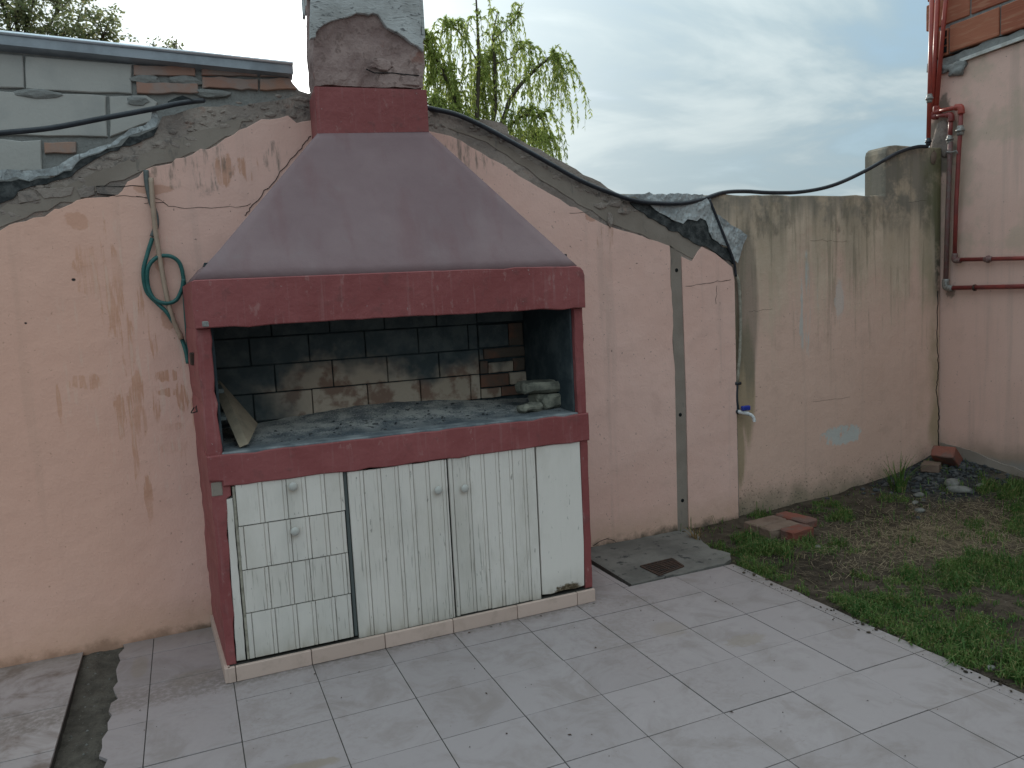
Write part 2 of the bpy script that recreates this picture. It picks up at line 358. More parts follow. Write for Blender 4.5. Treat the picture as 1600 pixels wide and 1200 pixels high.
    c = m.mix(m.mul(m.ss(m.ma('ADD', m.z, m.ma('MULTIPLY', m.noise(30, 4, .6, (1, 1, .15)), .25)), .24, .14), .6), c, (.30, .26, .20))
    c = m.mix(m.mul(m.ss(m.noise(120, 3, .6, (1, 1, .05)), .60, .68), m.ss(dz, .42, .60), .6), c, (.19, .17, .14))
    rust = m.mx(*[m.blob(m.x, m.z, kx, kz - .012, .030, .034, warp=b, soft=.8) for kx, kz in ((.309, .81), (.302, .612), (.958, .70), (1.088, .69))])
    c = m.mix(m.ma('MULTIPLY', rust, .4), c, (.30, .22, .14))
    rot = m.mul(m.blob(m.x, m.z, 1.62, .088, .09, .032, warp=m.noise(30, 4, .65)), 1.0)
    c = m.mix(rot, c, m.mix(m.ss(m.noise(70, 3), .4, .6), (.07, .05, .03), (.19, .15, .10)))
    m.col(c); m.bump(gr, .35, .003); m.bump(sp, .3, .003); MATS['white'] = m.m
    m = Mat('grey_metal_post', .6, .4); a = m.noise(12, 4)
    m.col(m.mix(a, (.07, .085, .085), (.15, .165, .16))); MATS['post'] = m.m
    m = Mat('dark_gap', .95, .05); m.col((.015, .017, .018)); MATS['dark'] = m.m
    m = Mat('white_knob', .4, .5); m.col((.47, .46, .43)); MATS['knob'] = m.m
    # --- floor
    def tilemat(key, a, b, dirt, amt, rough):
        m = Mat(key, rough, .45); r = m.rnd(); big = m.noise(.8, 4, .6); mid = m.noise(4.5, 5, .65, dist=.6); f = m.noise(45, 4, .65); sp = m.noise(30, 2, .5)
        c = m.mix(r, a, b)
        c = m.mix(m.ma('MULTIPLY', m.ss(mid, .44, .70), amt), c, dirt)
        c = m.mix(m.mul(m.ss(big, .50, .70), m.ss(f, .40, .66), amt * .7), c, dirt)
        c = m.mix(m.ss(sp, .76, .78, 0, .7), c, (.10, .085, .075)); c = m.mix(m.mul(m.ss(m.noise(16, 5, .7, (1, 2.2, 1), dist=1.2), .62, .72), m.ss(big, .40, .62), .7), c, (.20, .165, .15))
        sm = m.mx(m.blob(m.x, m.y, .17, -.93, .14, .035, warp=m.noise(16, 4)), m.mul(m.blob(m.x, m.y, 2.12, -.88, .12, .06, warp=f), .7),
                  m.mul(m.blob(m.x, m.y, -.38, .2, .05, .16, warp=mid), .6), m.mul(m.blob(m.x, m.y, 1.9, -.62, .10, .10, warp=f), .5), m.mul(m.blob(m.x, m.y, -.16, -.02, .12, .10, warp=mid), .5))
        c = m.mix(m.ma('MULTIPLY', sm, .65), c, (.25, .20, .15))
        c = m.mix(m.mul(m.ss(m.ma('ADD', m.y, m.ma('MULTIPLY', f, .08)), -.20, -.12), m.ss(m.y, .1, -.1), m.ss(m.x, 1.85, 1.7), m.ss(f, .3, .6), .65), c, (.15, .125, .11))
        edge = m.mx(m.ss(m.y, .28, .52), m.mul(m.ss(m.x, 2.55, 2.72), m.ss(f, .35, .6)))
        c = m.mix(m.ma('MULTIPLY', edge, .45), c, (.20, .165, .14))
        m.col(c); m.rough(m.ss(mid, .35, .7, rough - .10, rough + .2)); m.bump(f, .06, .002)
        return m.m
    MATS['tile'] = tilemat('floor_tile', (.315, .276, .28), (.352, .309, .313), (.19, .15, .13), .45, .46)
    MATS['tile_left'] = tilemat('patio_tile', (.34, .30, .30), (.39, .345, .34), (.15, .105, .085), .95, .5)
    m = Mat('skirting_tile', .5, .4); r = m.rnd(); b = m.noise(10, 4, .6); f = m.noise(40, 3)
    c = m.mix(r, (.50, .375, .32), (.57, .43, .37)); c = m.mix(m.ss(b, .5, .7, 0, .4), c, (.33, .25, .20))
    m.col(c); MATS['skirt'] = m.m
    m = Mat('grout', .95, .1); m.col(m.mix(m.noise(20, 3), (.04, .036, .033), (.085, .078, .07))); MATS['grout'] = m.m
    m = Mat('slab_cement', .9, .2); a = m.noise(3, 5, .65); b = m.noise(14, 5, .65); f = m.noise(120, 3)
    c = m.mix(m.ss(a, .35, .65), (.125, .117, .108), (.20, .188, .172)); c = m.mix(m.ss(b, .57, .66, 0, .85), c, (.035, .035, .038))
    m.col(c); m.bump(f, .4, .004); m.bump(b, .3, .008); MATS['slab'] = m.m
    # --- soil
    m = Mat('soil', .97, .1); a = m.noise(1.6, 5, .65); b = m.noise(14, 5, .7); f = m.noise(70, 4, .7)
    c = m.mix(m.ss(m.ma('ADD', m.ma('MULTIPLY', a, .5), m.ma('MULTIPLY', b, .5)), .38, .62), (.040, .031, .024), (.105, .082, .062))
    straw = m.mul(m.blob(m.x, m.y, 4.05, -.45, .85, .50, warp=a, soft=.8), m.ss(f, .38, .58))
    c = m.mix(m.ma('MULTIPLY', straw, .5), c, (.20, .155, .105))
    cor = m.blob(m.x, m.y, 5.0, .35, .75, .5, warp=a, soft=.5)
    c = m.mix(m.ma('MULTIPLY', cor, .8), c, m.mix(m.ss(b, .4, .65), (.025, .028, .032), (.07, .07, .07)))
    ch = m.mul(m.ss(m.x, -.44, -.48), m.ss(m.x, -.68, -.64))
    c = m.mix(m.ma('MULTIPLY', ch, .75), c, m.mix(m.ss(b, .35, .65), (.085, .077, .067), (.14, .128, .11)))
    c = m.mix(m.ss(m.noise(80, 2, .5, off=(3, 7, 1)), .72, .76, 0, .8), c, (.28, .26, .23))
    m.col(c); m.bump(b, .8, .03); m.bump(f, .7, .01); MATS['soil'] = m.m
    def leaf(key, a, b, c3, tr=.35, rough=.6):
        m = Mat(key, rough, .3)
        w = m.noise(7, 3, .6); w2 = m.noise(60, 2, .5)
        c = m.mix(m.ss(w, .35, .65), a, b); c = m.mix(m.ss(w2, .52, .66), c, c3)
        m.col(c)
        if tr:
            t = m.n('ShaderNodeBsdfTranslucent'); m.put(c, t.inputs[0])
            k = m.n('ShaderNodeMixShader'); k.inputs[0].default_value = tr
            out = m.nt.nodes['Material Output']
            m.nt.links.new(m.b.outputs[0], k.inputs[1]); m.nt.links.new(t.outputs[0], k.inputs[2]); m.nt.links.new(k.outputs[0], out.inputs[0])
        return m.m
    MATS['grass'] = leaf('grass_blade', (.060, .140, .032), (.115, .195, .048), (.27, .235, .10), .3)
    MATS['straw'] = leaf('dry_straw', (.30, .235, .15), (.38, .31, .20), (.22, .16, .10), .1)
    MATS['willow'] = leaf('willow_leaf', (.30, .39, .10), (.42, .50, .15), (.50, .52, .20), .65)
    MATS['fartree'] = leaf('sparse_leaf', (.17, .22, .10), (.24, .27, .13), (.31, .24, .14), .6)
    MATS['dryleaf'] = leaf('dry_leaf', (.22, .15, .07), (.30, .21, .10), (.12, .085, .045), .2)
    m = Mat('bark', .95, .1); m.col(m.mix(m.noise(20, 4), (.05, .045, .035), (.12, .10, .08))); MATS['bark'] = m.m
    # --- bits
    def plain(key, a, b=None, rough=.5, scale=20, spec=.4, metal=0.0):
        m = Mat(key, rough, spec); b = b or tuple(v * .75 for v in a)
        f = m.noise(scale, 5, .65); m.col(m.mix(m.ss(f, .38, .66), a, b)); m.b.inputs['Metallic'].default_value = metal
        m.bump(f, .15, .004); return m.m
    MATS['pipe_red'] = plain('red_pipe_paint', (.25, .045, .04), (.17, .04, .038), .35, 14)
    MATS['riser_red'] = plain('bright_red_pipe_paint', (.37, .062, .042), (.28, .05, .04), .34, 14)
    MATS['pipe_old'] = plain('weathered_pipe', (.19, .09, .085), (.18, .135, .125), .6, 30)
    MATS['fitting'] = plain('galvanised_fitting', (.33, .33, .32), (.20, .17, .15), .5, 60, .5, .4)
    MATS['hose_black'] = plain('black_polythene', (.018, .022, .030), (.035, .04, .05), .38, 12)
    MATS['hose_green'] = plain('green_garden_hose', (.018, .10, .095), (.03, .13, .12), .42, 30)
    MATS['hose_grey'] = plain('grey_hose', (.13, .145, .14), (.08, .09, .09), .6, 30)
    MATS['pipe_beige'] = plain('beige_conduit', (.42, .31, .235), (.33, .24, .18), .55, 18)
    MATS['sleeve'] = plain('pale_pipe', (.36, .33, .27), (.22, .20, .16), .65, 30)
    MATS['blue'] = plain('blue_plastic', (.012, .035, .32), (.01, .03, .24), .35, 10)
    MATS['whiteplastic'] = plain('white_plastic', (.70, .71, .72), (.55, .56, .57), .4, 30)
    MATS['flashing'] = plain('zinc_flashing', (.40, .44, .49), (.30, .33, .37), .42, 6, .5, .55)
    MATS['zinc'] = plain('bright_zinc', (.72, .78, .85), (.62, .68, .74), .3, 4, .6, .8)  # paler zinc copy, the edge's light rim put into its colour
    MATS['profile'] = plain('white_profile', (.60, .60, .58), (.42, .40, .37), .6, 12)
    MATS['stone'] = plain('pale_stone', (.20, .195, .18), (.12, .115, .105), .9, 20)
    MATS['rubble'] = plain('charred_rubble', (.035, .04, .045), (.10, .10, .10), .95, 9)
    MATS['stonedark'] = plain('sooty_stone', (.27, .26, .21), (.12, .12, .10), .95, 14)
    MATS['board'] = plain('bare_board', (.36, .29, .21), (.25, .205, .155), .85, 8)
    MATS['rust'] = plain('rusty_iron', (.075, .04, .028), (.04, .03, .025), .85, 40)
    MATS['wire'] = plain('black_wire', (.02, .018, .018), None, .6, 20)
build_materials()

# ------------------------------------------------------------------ geometry helpers
WORLD = {}                                       # name -> world origin of everything built
def empty(name, loc, label=None, cat=None, group=None, kind=None):
    o = bpy.data.objects.new(name, None); o.empty_display_size = .1
    COL.objects.link(o); o.location = loc; WORLD[o.name] = Vector(loc)
    tag(o, label, cat, group, kind); return o
def tag(o, label=None, cat=None, group=None, kind=None):
    for k, v in (('label', label), ('category', cat), ('group', group), ('kind', kind)):
        if v: o[k] = v
    return o
def emit(name, verts, faces, mat, parent=None, smooth=False):
    """link a mesh given in world coordinates; its origin goes to the foot of its bounds"""
    v = np.array([tuple(p) for p in verts], dtype=float).reshape(-1, 3)
    lo, hi = v.min(0), v.max(0)
    org = np.array([(lo[0] + hi[0]) / 2, (lo[1] + hi[1]) / 2, lo[2]])
    me = bpy.data.meshes.new(name)
    me.from_pydata((v - org).tolist(), [], [tuple(f) for f in faces]); me.update()
    me.materials.append(MATS[mat])
    if smooth: me.polygons.foreach_set('use_smooth', [True] * len(me.polygons))
    o = bpy.data.objects.new(name, me); COL.objects.link(o)
    w = Vector(org); WORLD[o.name] = w
    o.location = w - (WORLD[parent.name] if parent else Vector((0, 0, 0)))
    if parent: o.parent = parent
    return o
def from_bm(name, bm, mat, parent=None, smooth=False):
    bmesh.ops.recalc_face_normals(bm, faces=bm.faces)
    bm.verts.index_update()
    v = [x.co.copy() for x in bm.verts]; f = [[x.index for x in y.verts] for y in bm.faces]
    bm.free(); return emit(name, v, f, mat, parent, smooth)
def add_box(bm, x0, x1, y0, y1, z0, z1, bev=0.0):
    r = bmesh.ops.create_cube(bm, size=1.0)
    for v in r['verts']:
        v.co = Vector(((x0 + x1) / 2 + v.co.x * (x1 - x0), (y0 + y1) / 2 + v.co.y * (y1 - y0), (z0 + z1) / 2 + v.co.z * (z1 - z0)))
    if bev:
        es = {e for v in r['verts'] for e in v.link_edges}
        bmesh.ops.bevel(bm, geom=list(es), offset=bev, segments=1, affect='EDGES')
def box(name, x0, x1, y0, y1, z0, z1, mat, parent=None, bev=0.0):
    bm = bmesh.new(); add_box(bm, x0, x1, y0, y1, z0, z1, bev); return from_bm(name, bm, mat, parent)
def rough_box(name, x0, x1, y0, y1, z0, z1, mat, parent=None, bev=.004, cuts=3, amp=.004, seed=1, rot=None):
    """box with worn, uneven faces and chipped corners"""
    bm = bmesh.new(); add_box(bm, x0, x1, y0, y1, z0, z1, bev)
    bmesh.ops.subdivide_edges(bm, edges=[e for e in bm.edges if e.calc_length() > .03], cuts=cuts, use_grid_fill=True)
    c = Vector(((x0 + x1) / 2, (y0 + y1) / 2, (z0 + z1) / 2))
    for v in bm.verts:
        n = mnoise.noise_vector(v.co * 17 + Vector((seed * 3.7, seed, -seed)))
        n2 = mnoise.noise_vector(v.co * 55 + Vector((seed, seed * 1.3, seed)))
        v.co += n * amp + n2 * amp * .5
        if rot: v.co = c + rot @ (v.co - c)
    return from_bm(name, bm, mat, parent)
def prism(name, pts, axis, d0, d1, mat, parent=None, bev=0.0):
    """extrude a 2-D outline: axis 'y' -> pts are (x, z); 'z' -> (x, y); 'x' -> (y, z)"""
    def p3(a, b, d): return {'y': (a, d, b), 'z': (a, b, d), 'x': (d, a, b)}[axis]
    bm = bmesh.new()
    A = [bm.verts.new(p3(a, b, d0)) for a, b in pts]; B = [bm.verts.new(p3(a, b, d1)) for a, b in pts]
    n = len(pts)
    caps = [bm.faces.new(A), bm.faces.new(B[::-1])]
    for i in range(n): bm.faces.new((A[i], B[i], B[(i + 1) % n], A[(i + 1) % n]))
    bmesh.ops.recalc_face_normals(bm, faces=bm.faces)
    if bev:
        fr = [e for e in caps[0].edges]
        bmesh.ops.bevel(bm, geom=fr, offset=bev, segments=1, affect='EDGES')
    big = [f for f in bm.faces if len(f.verts) > 4]
    bmesh.ops.triangulate(bm, faces=big)
    return from_bm(name, bm, mat, parent)
def jag(pts, step, amp, seed, keep=()):
    """ragged version of a closed outline; edges whose index is in keep stay straight"""
    rg = random.Random(seed); out = []
    n = len(pts)
    for i in range(n):
        a, b = Vector(pts[i]), Vector(pts[(i + 1) % n]); out.append(tuple(a))
        if i in keep: continue
        L = (b - a).length; k = int(L / step)
        if k < 2: continue
        t = (b - a) / L; nn = Vector((-t.y, t.x))
        for j in range(1, k):
            q = a + (b - a) * ((j + rg.uniform(-.3, .3)) / k) + nn * (rg.gauss(0, amp))
            out.append(tuple(q))
    return out
def pxy(pts, y): return [(p.x, p.z) for p in (at_y(u, v, y) for u, v in pts)]
def smooth_path(P, k=6):
    P = [Vector(p) for p in P]
    if len(P) < 3: return P
    Q = [P[0] * 2 - P[1]] + P + [P[-1] * 2 - P[-2]]; out = []
    for i in range(1, len(Q) - 2):
        a, b, c, d = Q[i - 1], Q[i], Q[i + 1], Q[i + 2]
        for j in range(k):
            t = j / k
            out.append(.5 * ((2 * b) + (c - a) * t + (2 * a - 5 * b + 4 * c - d) * t * t + (3 * b - a - 3 * c + d) * t ** 3))
    out.append(P[-1]); return out
def tube_data(path, r, seg=8, taper=None):
    V, F = [], []; n = len(path); up = None
    for i, p in enumerate(path):
        t = (path[min(i + 1, n - 1)] - path[max(i - 1, 0)])
        t = t.normalized() if t.length > 1e-9 else Vector((0, 0, 1))
        if up is None: up = t.orthogonal().normalized()
        up = (up - t * up.dot(t)); up = up.normalized() if up.length > 1e-6 else t.orthogonal().normalized()
        s = t.cross(up); rr = r if taper is None else r + (taper - r) * i / max(1, n - 1)
        for k in range(seg):
            a = 2 * math.pi * k / seg; V.append(p + (up * math.cos(a) + s * math.sin(a)) * rr)
    for i in range(n - 1):
        for k in range(seg):
            a, b = i * seg + k, i * seg + (k + 1) % seg; F.append((a, b, b + seg, a + seg))
    F.append(tuple(range(seg))[::-1]); F.append(tuple((n - 1) * seg + k for k in range(seg)))
    return V, F
def tube(name, path, r, mat, parent=None, seg=10, k=6, taper=None, straight=False):
    V, F = tube_data([Vector(p) for p in path] if straight else smooth_path(path, k), r, seg, taper)
    return emit(name, V, F, mat, parent, True)
class Acc:
    def __init__(s): s.V, s.F = [], []
    def add(s, V, F):
        o = len(s.V); s.V += [tuple(v) for v in V]; s.F += [tuple(i + o for i in f) for f in F]
    def tube(s, path, r, seg=8, taper=None): s.add(*tube_data([Vector(p) for p in path], r, seg, taper))
    def emit(s, name, mat, parent=None, smooth=False): return emit(name, s.V, s.F, mat, parent, smooth)
def lathe(name, prof, origin, axis, mat, parent, seg=14):
    """prof = (distance along axis, radius)"""
    ax = Vector(axis).normalized(); u = ax.orthogonal().normalized(); w = ax.cross(u); o = Vector(origin); V, F = [], []
    for d, r in prof:
        for k in range(seg):
            a = 2 * math.pi * k / seg; V.append(o + ax * d + (u * math.cos(a) + w * math.sin(a)) * r)
    for i in range(len(prof) - 1):
        for k in range(seg):
            a, b = i * seg + k, i * seg + (k + 1) % seg; F.append((a, b, b + seg, a + seg))
    F.append(tuple(range(seg))[::-1]); F.append(tuple((len(prof) - 1) * seg + k for k in range(seg)))
    return emit(name, V, F, mat, parent, True)
def rock(name, c, rx, ry, rz, mat, seed, parent=None, sub=2, amp=.25, rot=0.0, tilt=0.0):
    bm = bmesh.new(); bmesh.ops.create_icosphere(bm, subdivisions=sub, radius=1.0)
    R = Matrix.Rotation(rot, 3, 'Z') @ Matrix.Rotation(tilt, 3, 'Y')
    for v in bm.verts:
        k = 1 + amp * mnoise.noise(v.co * 1.4 + Vector((seed * 5.1, seed, 2))) + amp * .4 * mnoise.noise(v.co * 4 + Vector((seed, 1, seed)))
        p = v.co * k
        v.co = Vector(c) + R @ Vector((p.x * rx, p.y * ry, p.z * rz))
    return from_bm(name, bm, mat, parent, sub > 2)

# ------------------------------------------------------------------ ground
def vnoise(x, y, seed=0):
    x = np.asarray(x, float); y = np.asarray(y, float)
    xi, yi = np.floor(x).astype(np.int64), np.floor(y).astype(np.int64); fx, fy = x - xi, y - yi
    def h(a, b):
        n = (a * 374761393 + b * 668265263 + seed * 974711) & 0x7fffffff
        n = ((n ^ (n >> 13)) * 1274126177) & 0x7fffffff
        return ((n ^ (n >> 16)) & 0xffff) / 65535.0
    sx, sy = fx * fx * (3 - 2 * fx), fy * fy * (3 - 2 * fy)
    return (h(xi, yi) * (1 - sx) + h(xi + 1, yi) * sx) * (1 - sy) + (h(xi, yi + 1) * (1 - sx) + h(xi + 1, yi + 1) * sx) * sy
def ground_z(x, y):
    x = np.asarray(x, float); y = np.asarray(y, float)
    lawn = np.clip((x - 2.66) / .06, 0, 1) * np.clip((5.5 - x) / .2, 0, 1) * np.clip((1.2 - y) / .4, 0, 1)
    heap = .17 * np.exp(-np.clip(5.28 - x, 0, 9) / .62 - np.clip(.6 - y, 0, 9) / .95) + .05 * np.exp(-np.clip(5.28 - x, 0, 9) / .3)
    bumps = (vnoise(x * 5, y * 5, 1) - .5) * .020 + (vnoise(x * 17, y * 17, 2) - .5) * .012 + (vnoise(x * 1.3, y * 1.3, 3) - .4) * .03
    z_l = np.clip(-.014 + .018 * np.clip((x - 2.7) / .5, 0, 1) + heap + bumps, -.05, 1)
    chan = np.exp(-((x + .55) / .25) ** 2) * (-.0 + .040 * np.clip((y - .05) / .45, 0, 1)) + (vnoise(x * 22, y * 22, 4) - .5) * .014 * (np.abs(x + .55) < .3)
    return lawn * z_l + (1 - lawn) * (-.055 + chan)
def build_ground():
    xs = np.concatenate([[-400, -120, -40, -12, -5, -2, -1], np.arange(-.75, -.35, .025), [0, 1, 2, 2.5], np.arange(2.62, 5.36, .03), [5.6, 6.5, 9, 14, 40, 120, 400]])
    ys = np.concatenate([[-400, -120, -40, -12, -6], np.arange(-4.6, -2.4, .1), np.arange(-2.4, .72, .03), [.9, 1.2, 2, 5, 12, 40, 120, 400]])
    X, Y = np.meshgrid(xs, ys); Z = ground_z(X, Y); n, m = X.shape
    V = np.stack([X, Y, Z], -1).reshape(-1, 3)
    F = [(j * m + i, j * m + i + 1, (j + 1) * m + i + 1, (j + 1) * m + i) for j in range(n - 1) for i in range(m - 1)]
    tag(emit('ground', V, F, 'soil', None, True), 'bare soil with patchy grass beside the tiled floor', None, None, 'structure')
build_ground()

# ------------------------------------------------------------------ tiled floors
T = .33
def tile(parent, x0, x1, y0, y1, mat, top=0.0, seed=0, ragged=None):
    g = .0019; rg = random.Random(seed * 77 + 5)
    x0 += g; x1 -= g; y0 += g; y1 -= g; dz = rg.uniform(-.0012, .0012)
    if ragged is None:
        # no two tiles lie quite level
        bm = bmesh.new(); add_box(bm, x0, x1, y0, y1, top - .012, top, .0005)
        tx, ty = rg.uniform(-.003, .003), rg.uniform(-.003, .003)
        for v in bm.verts: v.co.z += dz + (v.co.x - (x0 + x1) / 2) * tx + (v.co.y - (y0 + y1) / 2) * ty
        return from_bm('tile', bm, mat, parent)
    pts = [(x0, y0), (x1, y0), (x1, y1), (x0, y1)]
    keep = [i for i in range(4) if i != ragged]
    out = jag(pts, (.05 if ragged == 3 else .08), (.009 if ragged == 3 else .005), seed, keep)
    return prism('tile', out, 'z', top + dz, top - .012, mat, parent)
def build_floor():
    fl = empty('tiled_floor', (1.1, -1.5, 0), 'pale square tiled floor in front of the barbecue', None, None, 'structure')
    box('mortar_bed', -.445, 2.64, -4.62, -.085, -.10, -.0022, 'grout', fl)
    box('mortar_bed', -.445, 2.020, -.0845, .53, -.10, -.0022, 'grout', fl)
    s = 0
    for j in range(-2, 14):
        y1, y0 = -j * T, -(j + 1) * T
        y1 = min(y1, .522)
        for i in range(-2, 9):
            x0, x1 = i * T, (i + 1) * T; s += 1; rag = None
            if i == -2: x0 = -.467; rag = 3
            if i == 8: x1 = 2.708; rag = 1
            if j < 0:
                if 0 <= i <= 4: continue
                if i > 6: continue
                if i == 5: x0 = 1.72
                if i == 6: x1 = 2.015
            if j == 0 and i >= 6:
                if i == 6:
                    tile(fl, x0, 2.018, -.0715, 0, 'tile', seed=s + 900)
                    tile(fl, x0, x1, y0, -.0745, 'tile', seed=s); continue
                y1 = -.0745
            tile(fl, x0, x1, y0, y1, 'tile', seed=s, ragged=rag)
    pt = empty('tiled_patio', (-1.8, -1.5, 0), 'browner tiled floor left of the open soil channel', None, None, 'structure')
    box('mortar_bed', -3.2, -.640, -4.4, .53, -.10, -.0018, 'grout', pt)
    U = .36
    for j in range(-1, 12):
        y1, y0 = min(.335 - j * U, .522), .335 - (j + 1) * U
        for i in range(7):
            s += 1; x1 = -.634 - i * U; tile(pt, x1 - U, x1, y0, y1, 'tile_left', top=.001, seed=s)
build_floor()

def build_slab():
    pts = [(2.035, -.066), (2.33, -.069), (2.66, -.062), (2.74, -.02), (2.80, .06), (2.76, .2), (2.80, .33), (2.86, .45), (2.88, .592), (2.045, .592)]
    o = prism('concrete_slab', jag(pts, .04, .004, 3, (9,)), 'z', .006, -.08, 'slab')
    tag(o, 'rough grey concrete slab round the drain beside the barbecue', None, None, 'structure')
    g = empty('drain_grate', at_z(1032, 884, .008), 'rusty square drain grate set in the grey concrete slab', 'drain grate')
    a, b, c, d = [at_z(u, v, .0085) for u, v in ((1001, 885), (1050, 873), (1068, 885), (1030, 899))]
    fr = Acc(); prs = [(a, b), (b, c), (c, d), (d, a)]
    for p, q in prs: fr.tube([p, q], .007, 4)
    fr.emit('frame', 'rust', g)
    for i in range(1, 7):
        t = i / 7; B = Acc(); B.tube([a.lerp(d, t), b.lerp(c, t)], .0055, 4); B.emit('bar', 'rust', g)
    B = Acc(); B.tube([a.lerp(b, .5) + Vector((0, 0, .001)), d.lerp(c, .5) + Vector((0, 0, .001))], .004, 4); B.emit('cross_bar', 'rust', g)
    dn = Vector((0, 0, -.0015)); emit('shaft', [a + dn, b + dn, c + dn, d + dn], [(0, 1, 2, 3)], 'dark', g)
build_slab()

# ------------------------------------------------------------------ gable wall behind the grill
YL, YR = .53, .60
def build_gable():
    g = empty('gable_wall', (.6, .65, 0), 'peeling pink plastered gable wall with broken sloping top behind the barbecue', 'wall')
    left_top = [(-3.2, 1.13), (-.75, 2.165), (-.65, 2.182), (-.5, 2.226), (-.35, 2.32), (-.225, 2.372), (-.10, 2.44), (-.07, 2.498), (.06, 2.54), (.35, 2.58), (.5, 2.61), (.63, 2.645), (.80, 2.66)]
    prism('masonry', jag(left_top + [(.80, -.12), (-3.2, -.12)], .05, .008, 11, (12, 13, 14)), 'y', YL, .72, 'cement', g)
    right_top = [(.81, 2.66), (1.25, 2.625), (1.56, 2.55), (1.77, 2.485), (1.99, 2.385), (2.155, 2.315), (2.37, 2.205), (2.59, 2.105), (2.87, 1.975), (3.10, 1.855), (3.27, 1.755), (3.305, 1.70)]
    prism('masonry', jag(right_top + [(3.312, -.12), (.81, -.12)], .05, .006, 12, (11, 12, 13)), 'y', YR, .77, 'cement', g)
    # pink coat, stopping raggedly below the ridge
    lt = [(-3.2, .95), (-.77, 1.975), (-.42, 2.118), (-.36, 2.122), (-.29, 2.135), (-.17, 2.247), (.045, 2.325), (.20, 2.405), (.35, 2.488), (.46, 2.512), (.615, 2.508)]
    prism('plaster', jag(lt + [(.615, 1.70), (.0, 1.70), (.0, -.02), (-3.2, -.02)], .035, .006, 13, (10, 11, 12, 13, 14)), 'y', YL - .010, YL + .02, 'pink', g, .002)
    rt = [(1.10, 2.505), (1.25, 2.498), (1.38, 2.475), (1.55, 2.394), (1.94, 2.185), (2.34, 1.985), (2.60, 1.915), (2.798, 1.852)]
    prism('plaster', jag(rt + [(2.812, .95), (2.802, .0), (1.10, -.02)], .05, .003, 14, (8, 9, 10)), 'y', YR - .009, YR + .02, 'pink', g, .002)
    pr = [(2.885, 1.785), (2.965, 1.752), (3.045, 1.845), (3.18, 1.778), (3.285, 1.705), (3.302, 1.62), (3.300, -.02), (2.890, -.02), (2.895, .9)]
    prism('plaster', jag(pr, .05, .003, 15, (5, 6, 7, 8)), 'y', YR - .009, YR + .02, 'pink', g, .002)
    # cement fillet in the slot between the two coats, with screw holes
    prism('cement_strip', [(2.80, -.02), (2.888, -.02), (2.893, .9), (2.883, 1.80), (2.80, 1.86), (2.81, .95)], 'y', YR - .004, YR + .015, 'screed', g)
    for z in (1.70, .77, .20):
        lathe('screw_hole', [(0, .013), (.002, .011)], (2.848, YR - .0042, z), (0, -1, 0), 'dark', g, 8)
    # smooth cement band under the ridge
    prism('cement_band', jag(pxy([(700, 200), (760, 222), (860, 290), (945, 345), (1043, 384), (1086, 406), (1098, 384), (1140, 405), (1140, 396), (1085, 374), (1044, 356), (1000, 330), (950, 318), (860, 270), (760, 212)], YR), .05, .004, 16), 'y', YR - .004, YR + .015, 'screed', g)
    prism('cement_band', jag([(-3.2, .97), (-.77, 1.99), (-.42, 2.13), (-.2, 2.235), (.04, 2.335), (.2, 2.415), (.33, 2.495), (.28, 2.50), (.05, 2.43), (-.15, 2.33), (-.4, 2.22), (-.78, 2.06), (-3.2, 1.04)], .05, .008, 17), 'y', YL - .005, YL + .015, 'screed', g)
    # bricks showing where the coat has fallen away on the left
    for px in ([(120, 297), (148, 291), (148, 304), (126, 309)], [(150, 292), (192, 293), (193, 306), (152, 303)], [(55, 296), (116, 292), (112, 305), (70, 311)], [(28, 300), (52, 298), (64, 312), (30, 318)]):
        prism('brick', jag(pxy(px, YL), .03, .003, int(px[0][0])), 'y', YL - .009, YL + .02, 'cement', g, .002)
    # tar and torn silver roofing felt left along both slopes
    tr = [(982, 316), (1000, 331), (1025, 346), (1044, 360), (1066, 370), (1087, 382), (1112, 392), (1144, 413), (1147, 408), (1136, 388), (1112, 374), (1106, 352), (1102, 341), (1086, 338), (1071, 338), (1064, 346), (1039, 334), (1023, 325), (1009, 314), (990, 310)]
    prism('tar_strip', jag(pxy(tr, YR), .03, .005, 21), 'y', YR - .011, YR + .01, 'tar', g)
    tl = [(-60, 312), (0, 284), (47, 284), (88, 276), (112, 267), (126, 250), (156, 240), (190, 228), (202, 214), (240, 203), (247, 199), (240, 213), (204, 228), (160, 243), (128, 262), (112, 276), (60, 290), (30, 298), (22, 310), (0, 318), (-60, 345)]
    prism('tar_strip', jag(pxy(tl, YL), .03, .004, 22), 'y', YL - .008, YL + .01, 'tar', g)  # dark tar and the shadow under the felt, drawn as one strip
    # mortar heel where the ridge meets the chimney, and the broken concrete beam behind
    prism('concrete_beam', jag([(1.28, 2.45), (1.80, 2.40), (1.80, 2.585), (1.76, 2.605), (1.5, 2.625), (1.25, 2.66)], .05, .006, 23), 'y', .775, 1.0, 'cement', g)
